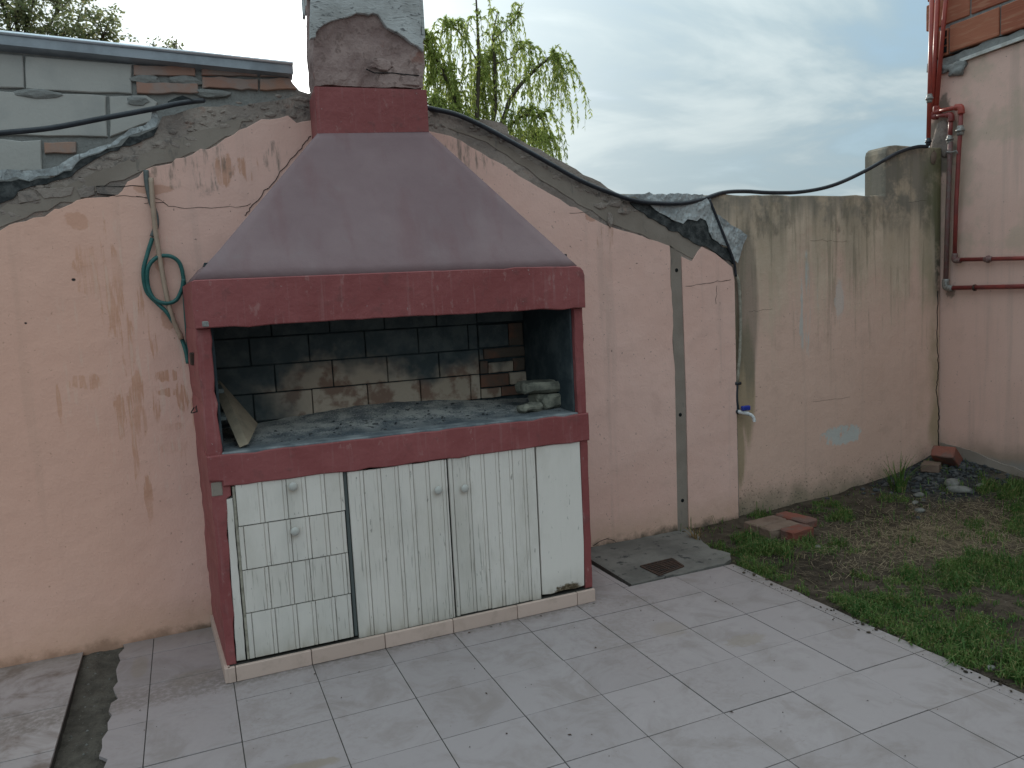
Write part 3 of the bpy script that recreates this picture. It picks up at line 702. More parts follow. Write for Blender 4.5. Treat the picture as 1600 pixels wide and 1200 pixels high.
    # crumbled mortar clinging to the broken slopes
    def crumbs(line, y, n, seed, rise, mat):
        rg = random.Random(seed); A = Acc(); P = [at_y(u, v, y) for u, v in line]
        for k in range(n):
            t = rg.uniform(0, len(P) - 1.001); i = int(t); c = P[i].lerp(P[i + 1], t - i) + Vector((rg.gauss(0, .02), 0, rg.uniform(-rise, rise))); r = rg.choice([.003, .004, .006, .009, .014]); fx = rg.uniform(1, 3.2)
            bm = bmesh.new(); bmesh.ops.create_icosphere(bm, subdivisions=1, radius=1); bm.verts.index_update(); a = rg.uniform(-.5, .5); co, si = math.cos(a), math.sin(a); V = []
            for v in bm.verts:
                q = v.co * rg.uniform(.75, 1.2); x, z = q.x * r * fx, q.z * r; V.append(c + Vector((x * co - z * si, q.y * min(r * .6, .005), x * si + z * co)))
            A.add(V, [[v.index for v in f.verts] for f in bm.faces]); bm.free()
        o = A.emit('crumbled_mortar', mat, g); o['kind'] = 'stuff'
    crumbs([(0, 325), (60, 302), (150, 272), (250, 228), (330, 190), (420, 165), (484, 158)], YL - .003, 110, 1, .055, 'cement')
    crumbs([(672, 185), (760, 205), (860, 268), (950, 312), (1000, 328)], YR - .003, 80, 2, .035, 'cement')
    # cracks
    def crack(pts, y, seed, w=.0022):
        rg = random.Random(seed); P = [at_y(u, v, y) for u, v in pts]; Q = []
        for a, b in zip(P, P[1:]):
            n = max(2, int((b - a).length / .025))
            for k in range(n): Q.append(a.lerp(b, k / n) + Vector((rg.gauss(0, .003), 0, rg.gauss(0, .003))))
        Q.append(P[-1]); V, F = [], []
        for i, q in enumerate(Q):
            t = (Q[min(i + 1, len(Q) - 1)] - Q[max(i - 1, 0)]); t.y = 0; t.normalize(); nn = Vector((-t.z, 0, t.x)); h = w * rg.uniform(.35, 1.0) * .5
            for s_, yy in ((1, 0), (-1, 0), (-1, .004), (1, .004)): V.append(q + nn * h * s_ + Vector((0, yy, 0)))
        for i in range(len(Q) - 1):
            for k in range(4):
                a, b = i * 4 + k, i * 4 + (k + 1) % 4; F.append((a, b, b + 4, a + 4))
        return emit('crack', V, F, 'dark', g)
    crack([(150, 303), (205, 306), (250, 312), (262, 322), (290, 326), (330, 324), (378, 322), (392, 318)], YL - .0115, 1)
    crack([(210, 306), (240, 310)], YL - .0115, 2, .003); crack([(262, 322), (256, 316), (225, 318)], YL - .0115, 3, .003)
    crack([(230, 292), (205, 290), (150, 291)], YL - .0115, 4, .003)
    crack([(1072, 446), (1110, 442), (1142, 437)], YR - .0105, 5, .003); crack([(1120, 445), (1119, 475)], YR - .0105, 6, .0025)
    crack([(927, 853), (937, 846), (948, 842), (958, 844), (963, 848)], YR - .0105, 7, .004); crack([(890, 335), (920, 330)], YR - .0105, 8, .0025)
    # crack that parts the hood from the left wall
    # broken anchor lump with rust under it
    rock('wall_anchor', at_y(953, 343, YR - .01), .022, .015, .042, 'cement', 4, g, 2, .6)
    for u, v, s_ in ((962, 318, 5), (940, 322, 6), (975, 330, 7)):
        rock('loose_mortar', at_y(u, v, YR - .004), .05, .012, .02, 'cement', s_, g, 2, .5)
    return g
GABLE = build_gable()

def sheet(name, pts, y, mat, parent, seed, amp=.006, thick=.003, step=.03):
    """a creased piece of membrane: outline filled, subdivided and crumpled"""
    bm = bmesh.new(); vs = [bm.verts.new((a, y, b)) for a, b in jag(pts, step, .004, seed)]
    f = bm.faces.new(vs); bmesh.ops.triangulate(bm, faces=[f])
    for _ in range(4): bmesh.ops.subdivide_edges(bm, edges=[e for e in bm.edges if e.calc_length() > .014], cuts=1); bmesh.ops.triangulate(bm, faces=bm.faces)
    bmesh.ops.triangulate(bm, faces=bm.faces)
    for v in bm.verts: v.co.y -= amp * (1 + mnoise.noise(v.co * 16 + Vector((seed, 0, 0))) + .5 * mnoise.noise(v.co * 45) + .45 * abs(mnoise.noise(v.co * 30 + Vector((0, seed, 4)))))
    g = bmesh.ops.extrude_face_region(bm, geom=list(bm.faces))
    for v in [x for x in g['geom'] if isinstance(x, bmesh.types.BMVert)]: v.co.y += thick
    return from_bm(name, bm, mat, parent)
def build_foil():
    A = [(972, 304), (1095, 304), (1108, 318), (1120, 340), (1137, 386), (1131, 385), (1110, 373), (1104, 355), (1101, 345), (1092, 341), (1086, 346), (1071, 343), (1065, 350), (1039, 338), (1023, 329), (1009, 317)]
    o = sheet('roofing_felt', pxy(A, YR), YR - .012, 'foil', None, 3); tag(o, 'torn wrinkled silver roofing felt hanging where the gable meets the lower wall', 'roofing felt', 'torn pieces of silver roofing felt')
    B = [(1119, 334), (1130, 342), (1150, 355), (1167, 368), (1161, 382), (1152, 411), (1147, 407), (1138, 385)]
    o = sheet('roofing_felt', pxy(B, YR), YR + .006, 'foil', None, 4, .008); tag(o, 'pointed flap of silver felt behind the thin black hose on the lower wall', 'roofing felt', 'torn pieces of silver roofing felt')
    Lp = [(-70, 308), (0, 282), (25, 277), (47, 284), (60, 276), (88, 275), (112, 265), (126, 249), (156, 239), (184, 227), (202, 213), (231, 204), (244, 199), (248, 187), (244, 174), (238, 173), (236, 188), (226, 197), (203, 203), (183, 218), (153, 231), (120, 243), (92, 260), (50, 267), (0, 267), (-70, 280)]
    o = sheet('roofing_felt', pxy(Lp, YL), YL - .012, 'foil', None, 5, .006); tag(o, 'ragged silver felt edge curling along the slope under the grey blocks', 'roofing felt', 'torn pieces of silver roofing felt')
    Lq = [(262, 160), (285, 150), (302, 157), (290, 163), (262, 168)]
    o = sheet('roofing_felt', pxy(Lq, YL), YL - .006, 'tar', None, 6, .008); tag(o, 'small dark scrap of felt where the black hose meets the left slope', 'roofing felt', 'torn pieces of silver roofing felt')
build_foil()

# ------------------------------------------------------------------ boundary wall with end pillar
def build_boundary():
    g = empty('boundary_wall', (3.9, .71, 0), 'grey stained lower wall with raised end pillar between gable and house', 'wall')
    top = [(2.38, 2.174), (3.1, 2.174), (3.9, 2.178), (4.69, 2.184)]
    pts = jag(top, .08, .004, 31, (3,)) + [(4.692, 2.20), (4.693, 2.488), (4.703, 2.518), (4.73, 2.538), (4.80, 2.545), (5.0, 2.54), (5.272, 2.54), (5.272, -.12), (2.38, -.12)]
    prism('wall_body', pts, 'y', .62, .80, 'old', g, .006)
    rg = random.Random(4)
    def crack(P, y, w=.003):
        A = Acc(); Q = []
        P = [at_y(u, v, y) for u, v in P]
        for a, b in zip(P, P[1:]):
            for k in range(10): Q.append(a.lerp(b, k / 10) + Vector((rg.gauss(0, .004), 0, rg.gauss(0, .003))))
        A.tube(Q, w * .28, 4); return A.emit('crack', 'dark', g)
    crack([(1465, 455), (1464, 520), (1466, 580), (1463, 610), (1467, 650), (1466, 690), (1468, 716)], .619, .012)
    crack([(1170, 488), (1210, 482)], .620); crack([(1265, 375), (1330, 378)], .620); crack([(1270, 628), (1335, 619)], .620)
    crack([(1420, 316), (1450, 312)], .620)
    rock('broken_render', at_y(1459, 246, .615), .03, .012, .05, 'tanbrick', 9, g, 2, .5)
build_boundary()

# ------------------------------------------------------------------ neighbour's shed wall above the left slope
def build_shed():
    Y = .745
    g = empty('shed', (-1.0, .9, 0), 'grey block and red brick shed wall edged with metal flashing above the left slope', 'shed')
    pts = pxy([(-420, 30), (-200, 52), (0, 78), (210, 96), (330, 100), (452, 106), (449, 118), (460, 132), (468, 141), (487, 147)], Y)
    prism('mortar_joints', [(-3.4, pts[0][1])] + pts + [(.70, 2.3), (-3.4, .9)], 'y', Y + .008, .95, 'mortar', g)
    rows = [[(40, 88), (206, 101), (206, 147), (41, 139)], [(-170, 66), (36, 87), (38, 138), (-170, 128)],
            [(-60, 140), (166, 150), (168, 214), (-60, 211)], [(171, 151), (228, 149), (246, 160), (243, 170), (236, 190), (172, 214)],
            [(-90, 216), (64, 219), (66, 268), (-90, 268)], [(-300, 132), (-64, 139), (-64, 210), (-300, 208)]]
    for i, q in enumerate(rows): prism('block', jag(pxy(q, Y), .06, .0025, 40 + i), 'y', Y - .006, Y + .10, 'block', g, .004)
    zz = [at_y(0, v, Y).z for v in (86, 139, 141, 212, 217, 268)]
    for r, (zt, zb) in enumerate(((zz[0], zz[1]), (zz[2], zz[3]), (zz[4], zz[5]), (zz[5] - .012, zz[5] - .20), (zz[5] - .212, zz[5] - .40))):
        x1 = (-1.20, -1.57, -1.0, -1.28, -1.0)[r]
        while x1 > -3.3:
            if zb > 2.10 + .42 * (x1 + .95): prism('block', jag([(x1 - .44, zb), (x1 - .012, zb), (x1 - .012, zt), (x1 - .44, zt)], .06, .0025, 400 + r * 10 + int(-x1 * 5)), 'y', Y - .006, Y + .10, 'block', g, .004)
            x1 -= .452
    br = [[(209, 102), (305, 104), (305, 119), (209, 118)], [(213, 128), (309, 131), (310, 146), (214, 146)], [(315, 104), (402, 106), (402, 120), (315, 118)], [(316, 121), (403, 124), (403, 141), (316, 139)],
          [(406, 107), (447, 108), (446, 119), (406, 120)], [(406, 124), (452, 123), (463, 140), (406, 141)], [(69, 223), (119, 222), (119, 239), (70, 240)]]
    for i, q in enumerate(br): prism('brick', jag(pxy(q, Y), .04, .003, 60 + i), 'y', Y - .008 - .004 * (i % 2), Y + .10, 'oldbrick', g, .003)
    for i, (u, v, a) in enumerate(((228, 124, .07), (290, 126, .08), (330, 146, .09), (215, 158, .05), (60, 147, .10))):
        rock('mortar_lump', at_y(u, v, Y - .004), a, .015, .022, 'mortar', 70 + i, g, 2, .4)
    # folded metal edge of the roof: lip, soffit and sheet
    a0, a1 = at_y(-420, 8, .70), at_y(457, 101, .70)
    def strip(y0, z0, y1, z1, name):
        V = []
        for p in (a0, a1):
            for yy, zz in ((y0, z0), (y1, z1), (y1, z1 - .004), (y0, z0 - .004)): V.append((p.x, yy, p.z + zz))
        F = [(0, 1, 5, 4), (1, 2, 6, 5), (2, 3, 7, 6), (3, 0, 4, 7), (0, 3, 2, 1), (4, 5, 6, 7)]
        return emit(name, V, F, 'flashing', g)
    strip(.685, .0, 3.2, .18, 'roof_sheet')
    bead = Acc(); bead.tube([Vector((a0.x, .680, a0.z)), Vector((a1.x, .680, a1.z))], .0095, 8); bead.emit('roof_bead', 'zinc', g, True)  # bead added to draw the light rim along the folded edge
    strip(.685, -.0045, .690, -.045, 'roof_lip'); strip(.6905, -.036, .76, -.060, 'roof_soffit')
build_shed()

# ------------------------------------------------------------------ house on the right
def build_house():
    X = 5.28
    g = empty('house', (6.4, -2.5, 0), 'pink plastered house wall topped with bare hollow bricks at the right edge', 'house')
    box('wall', X, 8.4, -7.0, .735, -.15, 3.125, 'house', g, .008)
    prism('mortar_bed', jag([(.77, 3.128), (.765, 3.19), (-.2, 3.205), (-1.2, 3.21), (-1.2, 3.128)], .05, .008, 81, (3, 4)), 'x', X + .012, X + .17, 'mortar', g)
    rg = random.Random(8)
    def brick(y0, y1, z0, z1, holes=False):
        o = rough_box('hollow_brick', X + rg.uniform(-.006, .008), X + .17, y0, y1, z0, z1, 'hollow', g, .006, 2, .003, rg.randint(1, 99))
        if holes:
            for r in range(3):
                for c in range(2):
                    yy = y0 + (.030 + .085 * c); zz = z0 + (z1 - z0) * (.2 + .3 * r)
                    box('brick_hole', X - .0125, X - .0045, yy - .024, yy + .024, zz - .021, zz + .021, 'dark', g)
        return o
    brick(.585, .745, 3.205, 3.392, True)
    for y1 in np.arange(.572, -1.2, -.385): brick(y1 - .372, y1, 3.212, 3.402)
    for k, y1 in enumerate(np.arange(.770, -1.2, -.36)): brick(y1 - .348, y1, 3.425, 3.612)
    for y1 in np.arange(.765, -1.2, -.385): brick(y1 - .372, y1, 3.635, 3.82)
    for y1 in np.arange(.775, -1.2, -.36): brick(y1 - .348, y1, 3.843, 4.03)
    box('mortar_joints', X + .014, X + .16, -1.2, .755, 3.212, 4.02, 'mortar', g)
    box('upper_wall', X + .02, 8.4, -7.0, -1.56, 3.13, 4.03, 'hollow', g)
    box('rear_wall', 5.46, 8.4, -1.55, .75, 3.13, 4.03, 'mortar', g)
    # white drip profile, a little out of level, with its mortar blob at the end
    V = [];
    for y, z in ((.47, 3.112), (.0, 3.128), (-1.0, 3.140), (-4, 3.14)):
        for dx, dz in ((-.028, 0), (-.028, .024), (.010, .030), (.010, .004)): V.append((X + dx, y, z + dz))
    F = [(i * 4 + k, i * 4 + (k + 1) % 4, i * 4 + 4 + (k + 1) % 4, i * 4 + 4 + k) for i in range(3) for k in range(4)] + [(0, 3, 2, 1), (12, 13, 14, 15)]
    emit('drip_profile', V, F, 'profile', g)
    rock('cement_blob', (X - .005, .50, 3.075), .035, .075, .055, 'mortar', 12, g, 3, .5); rock('cement_blob', (X - .004, .60, 3.10), .03, .07, .03, 'mortar', 13, g, 3, .5)
    rock('cement_blob', (X, .63, 2.60), .02, .07, .12, 'cement', 14, g, 3, .5)
    # cement skirting at the foot
    prism('cement_foot', jag([(.60, .30), (.35, .275), (.1, .215), (-.2, .165), (-1.0, .14), (-4, .13), (-4, -.1), (.60, -.1)], .06, .006, 83, (5, 6, 7)), 'x', X - .012, X + .02, 'screed', g)
build_house()

# ------------------------------------------------------------------ the barbecue
def build_grill():
    g = empty('barbecue', (.87, .2, 0), 'big dark red masonry barbecue with sloping hood, firebox and white wooden cabinet', 'barbecue')
    YF = -.135
    XL, XR = -.020, 1.765
    # plinth and skirting tiles
    box('plinth', XL + .012, XR - .008, YF - .012, .525, .001, .066, 'grout', g)
    xs = [-.020, .012, .329, .659, .989, 1.322, 1.655, 1.760]
    for a, b in zip(xs, xs[1:]): box('skirting_tile', a + .0015, b - .0015, -.165, YF - .0125, .0015, .068, 'skirt', g, .002)
    ys = [-.163, .17, .50]
    for a, b in zip(ys, ys[1:]): box('skirting_tile', XL - .012, XL + .0115, a + .0015, b - .0015, .0015, .068, 'skirt', g, .002)
    # piers
    P = jag([(XL, .066), (.018, .066), (.026, .40), (.040, .79), (.058, .80), (.058, .842), (.035, .846), (.035, 1.506), (XL, 1.506)], .05, .0028, 91, (0,))
    prism('left_pier', P, 'y', YF, .525, 'red', g, .004)
    P = jag([(1.720, .066), (XR - .004, .066), (XR, .84), (XR, 1.506), (1.716, 1.506), (1.716, .846), (1.722, .84)], .05, .0012, 92, (0,))
    prism('right_pier', P, 'y', YF, .595, 'red', g, .004)
    # counter beam and hearth
    P = jag([(.031, .846), (.25, .842), (.9, .839), (1.7205, .838), (XR + .006, .838), (XR + .006, .978), (.9, .978), (XL - .004, .978), (XL - .004, .874), (.028, .868)], .06, .0026, 93)
    prism('counter_beam', P, 'y', YF - .012, .02, 'red', g, .005)
    rough_box('bare_cement_chip', XL + .002, .026, YF - .004, YF + .03, .806, .866, 'screed', g, .004, 2, .002, 5)
    rough_box('bare_cement_chip', .004, .030, -.1715, -.14, 1.512, 1.536, 'mortar', g, .003, 2, .002, 6)
    box('beam_lug', XR + .0065, XR + .026, -.02, .04, .858, .93, 'red', g, .003)
    box('hearth', .0355, 1.7155, YF - .004, .47, .930, .986, 'hearth', g, .004)
    # lintel, rounded at its right shoulder
    P = [(XL, 1.5065), (.5, 1.509), (1.2, 1.5075), (XR, 1.5065), (XR + .002, 1.665), (XR - .006, 1.69), (XR - .02, 1.704), (XR - .05, 1.712), (.9, 1.709), (XL + .01, 1.702), (XL, 1.696)]
    prism('lintel', jag(P, .07, .0022, 94, (3, 4, 5, 6, 8, 9)), 'y', -.168, -.09, 'red', g, .004)
    prism('lintel_return', [(-.0895, 1.5066), (.524, 1.5066), (.524, 1.70), (-.0895, 1.70)], 'x', XL + .001, XL + .06, 'red', g)
    prism('lintel_return', [(-.0895, 1.5066), (.594, 1.5066), (.594, 1.70), (-.0895, 1.70)], 'x', XR - .06, XR - .001, 'red', g)
    # hood: a shell of four sloping slabs
    b = [(XL + .012, -.158, 1.705), (XR - .035, -.158, 1.713), (XR - .012, .599, 1.700), (XL + .010, .529, 1.700)]
    t = [(.600, .252, 2.392), (1.140, .252, 2.420), (1.155, .599, 2.44), (.612, .529, 2.41)]
    bm = bmesh.new(); n = 18
    rows = []
    for j in range(n + 1):
        s = j / n; ring = []
        for e in range(3):                      # left side, front, right side
            (a, c), (p, q) = [((b[3], b[0]), (t[3], t[0])), ((b[0], b[1]), (t[0], t[1])), ((b[1], b[2]), (t[1], t[2]))][e]
            m = 24 if e == 1 else 8
            for i in range(m + (1 if e == 2 else 0)):
                u = i / m; lo = Vector(a).lerp(Vector(c), u); hi = Vector(p).lerp(Vector(q), u); v = lo.lerp(hi, s)
                if e == 1 and 0 < i and 0 < j < n: v.y += .006 * mnoise.noise(v * 2.3) + .002 * mnoise.noise(v * 9)
                ring.append(bm.verts.new(v))
        rows.append(ring)
    for r0, r1 in zip(rows, rows[1:]):
        for i in range(len(r0) - 1): bm.faces.new((r0[i], r0[i + 1], r1[i + 1], r1[i]))
    gg = bmesh.ops.extrude_face_region(bm, geom=list(bm.faces))
    for v in [x for x in gg['geom'] if isinstance(x, bmesh.types.BMVert)]: v.co += Vector(((.9 - v.co.x) * .04, .035, -.03))
    from_bm('hood', bm, 'hood', g, True)
    bpy.context.view_layer.update()
    # chimney: red collar, then bare render, then a torn whitewashed coat
    def stack(name, mat, z0, z1, grow, amp, seed, slope=.03):
        bm = bmesh.new(); nz, nx, ny = max(4, int((z1 - z0) / .03)), 22, 16; rings = []
        for j in range(nz + 1):
            s = j / nz; ring = []
            for i in range(2 * (nx + ny)):
                if i < nx: u, v = i / nx, 0
                elif i < nx + ny: u, v = 1, (i - nx) / ny
                elif i < 2 * nx + ny: u, v = 1 - (i - nx - ny) / nx, 1
                else: u, v = 0, 1 - (i - 2 * nx - ny) / ny
                x = .600 + .020 * v * (1 - u) + u * .540; y = .252 + v * .285
                zz = z0 + (z1 - z0) * s + slope * u * (1 - .4 * s)
                ox, oy = (u - .5) * 2, (v - .5) * 2
                p = Vector((x + ox * grow, y + oy * grow, zz))
                nv = mnoise.noise_vector(p * 7 + Vector((seed, 0, 0))) * amp + mnoise.noise_vector(p * 26 + Vector((0, seed, 0))) * amp * .5
                if 0 < j < nz or amp > .005: p += nv
                ring.append(bm.verts.new(p))
            rings.append(ring)
        for a, c in zip(rings, rings[1:]):
            k = len(a)
            for i in range(k): bm.faces.new((a[i], a[(i + 1) % k], c[(i + 1) % k], c[i]))
        bm.faces.new(rings[0][::-1]); bm.faces.new(rings[-1])
        bmesh.ops.triangulate(bm, faces=[f for f in bm.faces if len(f.verts) > 4])
        return from_bm(name, bm, mat, g, False)
    stack('collar', 'red', 2.385, 2.600, .004, .0012, 2)
    stack('chimney', 'chim', 2.601, 3.75, -.002, .014, 5)
    # torn coat (front and left sheet) with its broken lower edge
    fr = [(478, -60), (478, 58), (484, 62), (497, 47), (510, 38), (540, 29), (556, 22), (590, 25), (604, 45), (622, 54), (638, 66), (652, 74), (660, 82), (657, 40), (655, -60)]
    prism('peeling_coat', jag(pxy([(485, -60)] + fr[2:], .25), .02, .004, 95, (0, 12, 13)), 'y', .234, .262, 'coat', g, .003)
    ls = [(.238, 2.99), (.30, 2.985), (.36, 3.0), (.42, 2.985), (.475, 3.01), (.541, 3.0), (.541, 3.75), (.238, 3.75)]
    lc = prism('peeling_coat', jag(ls, .03, .006, 96, (5, 6, 7)), 'x', .594, .606, 'coat', g, .002)
    for v in lc.data.vertices: v.co.x += .020 * (v.co.y + WORLD[lc.name].y - .25) / .285
    rs = [(.238, 2.86), (.45, 2.84), (.541, 2.84), (.541, 3.75), (.238, 3.75)]
    prism('peeling_coat', jag(rs, .03, .006, 97, (2, 3, 4)), 'x', 1.134, 1.150, 'coat', g, .002)
    rg2 = random.Random(6)
    for i, (a, b2) in enumerate((((628, 120), (655, 133)),)):
        p, q = at_y(a[0], b2[1], .25), at_y(b2[0], a[1], .25)
        rough_box('brick', p.x, q.x, .2465, .28, p.z, q.z, 'chim', g, .004, 2, .003, 30 + i)
    p = at_y(595, 101, .245); rock('mortar_lump', p, .05, .004, .024, 'chim', 41, g, 3, .6)
    crk = Acc(); crk.tube([at_y(u, v, .2475) for u, v in ((572, 108), (585, 114), (612, 114), (640, 117), (655, 118))], .003, 4); crk.emit('crack', 'dark', g)
    # crack between the hood and the wall
    crk = Acc(); rg = random.Random(2); P = [at_y(u, v, .5185) for u, v in ((484, 212), (470, 232), (440, 268), (398, 318), (380, 340))]; Q = []
    for a, c in zip(P, P[1:]):
        for k in range(8): Q.append(a.lerp(c, k / 8) + Vector((rg.gauss(0, .0025), 0, rg.gauss(0, .0025))))
    crk.tube(Q, .002, 4); crk.emit('crack', 'dark', g)
    # firebox lining: courses of blocks on the back wall, small red bricks at the right
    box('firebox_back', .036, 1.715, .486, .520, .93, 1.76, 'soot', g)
    rg = random.Random(3); Lb, H = .287, .140
    for r, z in enumerate(np.arange(1.020, 1.55, H)):
        off = (.225 if r % 2 == 0 else .048); x = off - Lb * 2
        if r == 0: x = -.065
        while x < 1.40:
            a, c = max(x + .003, .045), min(x + Lb - .003, 1.426)
            if c - a > .03: rough_box('block', a, c, .468 + rg.uniform(-.004, .004), .4855, z + .003, z + H - .003, 'soot_block', g, .003, 1, .0016, rg.randint(1, 999))
            x += Lb
    for k, (a, c, z0, z1, mt) in enumerate(((1.432, 1.55, 1.022, 1.078, 'soot_block'), (1.556, 1.706, 1.022, 1.078, 'soot_brick'), (1.432, 1.60, 1.084, 1.155, 'soot_brick'), (1.606, 1.706, 1.084, 1.155, 'soot_block'),
            (1.432, 1.475, 1.161, 1.235, 'soot_brick'), (1.481, 1.63, 1.161, 1.222, 'soot_block'), (1.636, 1.706, 1.161, 1.235, 'soot_brick'), (1.46, 1.706, 1.241, 1.300, 'soot_brick'), (1.432, 1.454, 1.241, 1.300, 'soot_block'),
            (1.615, 1.700, 1.306, 1.435, 'soot_brick'), (1.432, 1.609, 1.306, 1.435, 'soot_block'), (1.432, 1.706, 1.445, 1.575, 'soot_block'))):
        rough_box('brick' if mt == 'soot_brick' else 'block', a, c, .464 + rg.uniform(-.008, .006), .4855, z0 + .002, z1 - .002, mt, g, .003, 1, .003, rg.randint(1, 999))
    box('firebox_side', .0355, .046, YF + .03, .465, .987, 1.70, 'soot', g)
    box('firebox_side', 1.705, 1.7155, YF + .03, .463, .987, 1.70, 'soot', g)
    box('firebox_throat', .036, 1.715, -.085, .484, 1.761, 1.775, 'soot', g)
    for z in (1.10, 1.22): box('grate_rail', .0465, .072, .02, .30, z, z + .018, 'post', g, .002)
    # ash bed
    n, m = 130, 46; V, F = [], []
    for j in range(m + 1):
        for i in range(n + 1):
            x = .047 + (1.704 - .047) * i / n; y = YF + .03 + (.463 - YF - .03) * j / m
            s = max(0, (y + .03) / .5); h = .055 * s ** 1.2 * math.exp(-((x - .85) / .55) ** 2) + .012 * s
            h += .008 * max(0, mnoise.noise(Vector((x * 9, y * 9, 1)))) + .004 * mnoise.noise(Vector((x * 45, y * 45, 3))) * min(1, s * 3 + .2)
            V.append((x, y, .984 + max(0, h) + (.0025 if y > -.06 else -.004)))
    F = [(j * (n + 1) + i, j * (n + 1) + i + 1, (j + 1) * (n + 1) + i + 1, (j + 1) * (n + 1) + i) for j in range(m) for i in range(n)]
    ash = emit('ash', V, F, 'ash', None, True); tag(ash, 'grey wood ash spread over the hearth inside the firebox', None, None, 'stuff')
    A = Acc(); rg = random.Random(19)
    for k in range(90):
        x = min(1.66, max(.10, rg.gauss(.80, .42))); y = rg.uniform(-.06, .42) if rg.random() < .6 else rg.gauss(.1, .06); y = min(.43, max(-.08, y)); s_ = rg.uniform(.003, .009)
        s2 = max(0, (y + .03) / .5); zz = .985 + .055 * s2 ** 1.2 * math.exp(-((x - .85) / .55) ** 2) + .012 * s2 + s_ * .4
        R = Matrix.Rotation(rg.uniform(0, 6), 3, 'Z') @ Matrix.Rotation(rg.uniform(-.4, .4), 3, 'X'); bm = bmesh.new(); bmesh.ops.create_icosphere(bm, subdivisions=1, radius=1); f = [rg.uniform(.7, 2.2), rg.uniform(.6, 1.1), rg.uniform(.4, .8)]
        bm.verts.index_update(); A.add([Vector((x, y, zz)) + R @ Vector([v.co[i] * f[i] * s_ for i in range(3)]) for v in bm.verts], [[v.index for v in q.verts] for q in bm.faces]); bm.free()
    tag(A.emit('charcoal', 'rubble'), 'bits of black charcoal lying in the ash', None, None, 'stuff')
    # cabinet: dark recess, posts, drawers, doors
    box('cabinet_back', .030, 1.719, -.080, -.070, .069, .84, 'dark', g)
    YD = YF - .004                               # face of the woodwork
    P = jag([(.020, .078), (.0575, .076), (.0615, .788), (.036, .786)], .05, .001, 98); prism('side_strip', P, 'y', YD + .006, -.075, 'white', g, .002)
    box('corner_post', .0635, .0742, YD + .003, -.0755, .076, .838, 'sleeve', g, .002)
    box('centre_post', .530, .546, YD + .016, -.0755, .072, .834, 'post', g, .002)
    def planks(parent, x0, x1, z0, z1, widths, seed, y=YD, lowjag=0.0):
        rg = random.Random(seed); tot = sum(widths); x = x0
        for w in widths:
            w = w / tot * (x1 - x0); a, c = x + .0007, x + w - .0007; dz = rg.uniform(-1, 1) * lowjag; dy = rg.uniform(-.001, .001)
            # tongue-and-groove board: bevelled edges and a bead groove near its right side
            prof = [(a, .004), (a + .0022, 0)]
            if w > .06: prof += [(c - .0185, 0), (c - .0165, .0042), (c - .0145, 0)]
            prof += [(c - .0022, 0), (c, .004)]
            V = []; k = len(prof)
            for z in (z0 + dz + .0, z1 + rg.uniform(-1, 1) * lowjag * .3):
                V += [(px, y + dy + py, z) for px, py in prof] + [(c, y + dy + .014, z), (a, y + dy + .014, z)]
            q = k + 2; F = [(i, (i + 1) % q, q + (i + 1) % q, q + i) for i in range(q)] + [tuple(range(q))[::-1], tuple(range(q, 2 * q))]
            emit('plank', V, F, 'white', parent); x += w
    def knob(parent, x, z):
        lathe('knob', [(0, .009), (.008, .009), (.012, .017), (.022, .020), (.029, .016), (.032, .007)], (x, YD + .001, z), (0, -1, 0), 'knob', parent)
    zs = [.846, .664, .472, .281, .077]
    for i in range(4):
        d = box('drawer', .0755, .5285, YD + .0145, -.0765, zs[i + 1] + .003, zs[i] - .003, 'dark', g)
        if i == 0: d['label'] = 'top drawer with a round white knob'
        if i == 1: d['label'] = 'second drawer with a round white knob'
        sx = [0, .004, .003, .005][i]
        W = [[.104, .096, .078, .078, .080], [.02, .10, .092, .08, .08, .075], [.105, .095, .075, .085, .070, .012], [.022, .096, .09, .08, .085, .07]][i]
        planks(d, .0755 - sx * .4, .5285 - sx, zs[i + 1] + .0026, zs[i] - .0026, W, 200 + i, YD - .0015 * (i % 2))
        if i < 2: knob(d, (.309, .302)[i], (.810, .612)[i])
    d = box('door', .5475, 1.011, YD + .0145, -.0765, .070, .832, 'dark', g)
    planks(d, .5465, 1.0115, .066, .834, [.075, .082, .085, .072, .080, .080, .012], 210, YD, .004); knob(d, .958, .700)
    d = box('door', 1.0195, 1.4665, YD + .0145, -.0765, .074, .834, 'dark', g)
    planks(d, 1.0185, 1.4675, .068, .838, [.022, .092, .082, .082, .078, .078, .055], 211, YD + .001, .006); knob(d, 1.088, .690)
    P = jag([(1.474, .084), (1.52, .078), (1.60, .084), (1.66, .079), (1.712, .086), (1.719, .30), (1.718, .835), (1.60, .838), (1.476, .838)], .04, .002, 99, (4, 5, 8))
    prism('plain_panel', P, 'y', YD + .003, -.0765, 'white', g, .0015)
    # scraps of wire and iron fixed to the sides
    rg = random.Random(5)
    for k in range(4):
        P = [Vector((XL - .002, .30 - .03 * k, 1.10 + .02 * k)) + Vector((-rg.uniform(.0, .045), rg.uniform(-.03, .03), rg.uniform(-.04, .03))) * s for s in (0, .5, 1.0, .7)]
        tube('tie_wire', P, .0028, 'wire', g, 5, 4)
    box('iron_lug', XL - .016, XL + .004, .10, .16, 1.345, 1.40, 'rust', g, .003)
    p = at_y(911, 446, .30)
    prism('iron_bracket', [(XR + .001, 1.60), (XR + .030, 1.60), (XR + .030, 1.592), (XR + .014, 1.585), (XR + .004, 1.54), (XR + .001, 1.53)], 'y', .06, .085, 'rust', g)
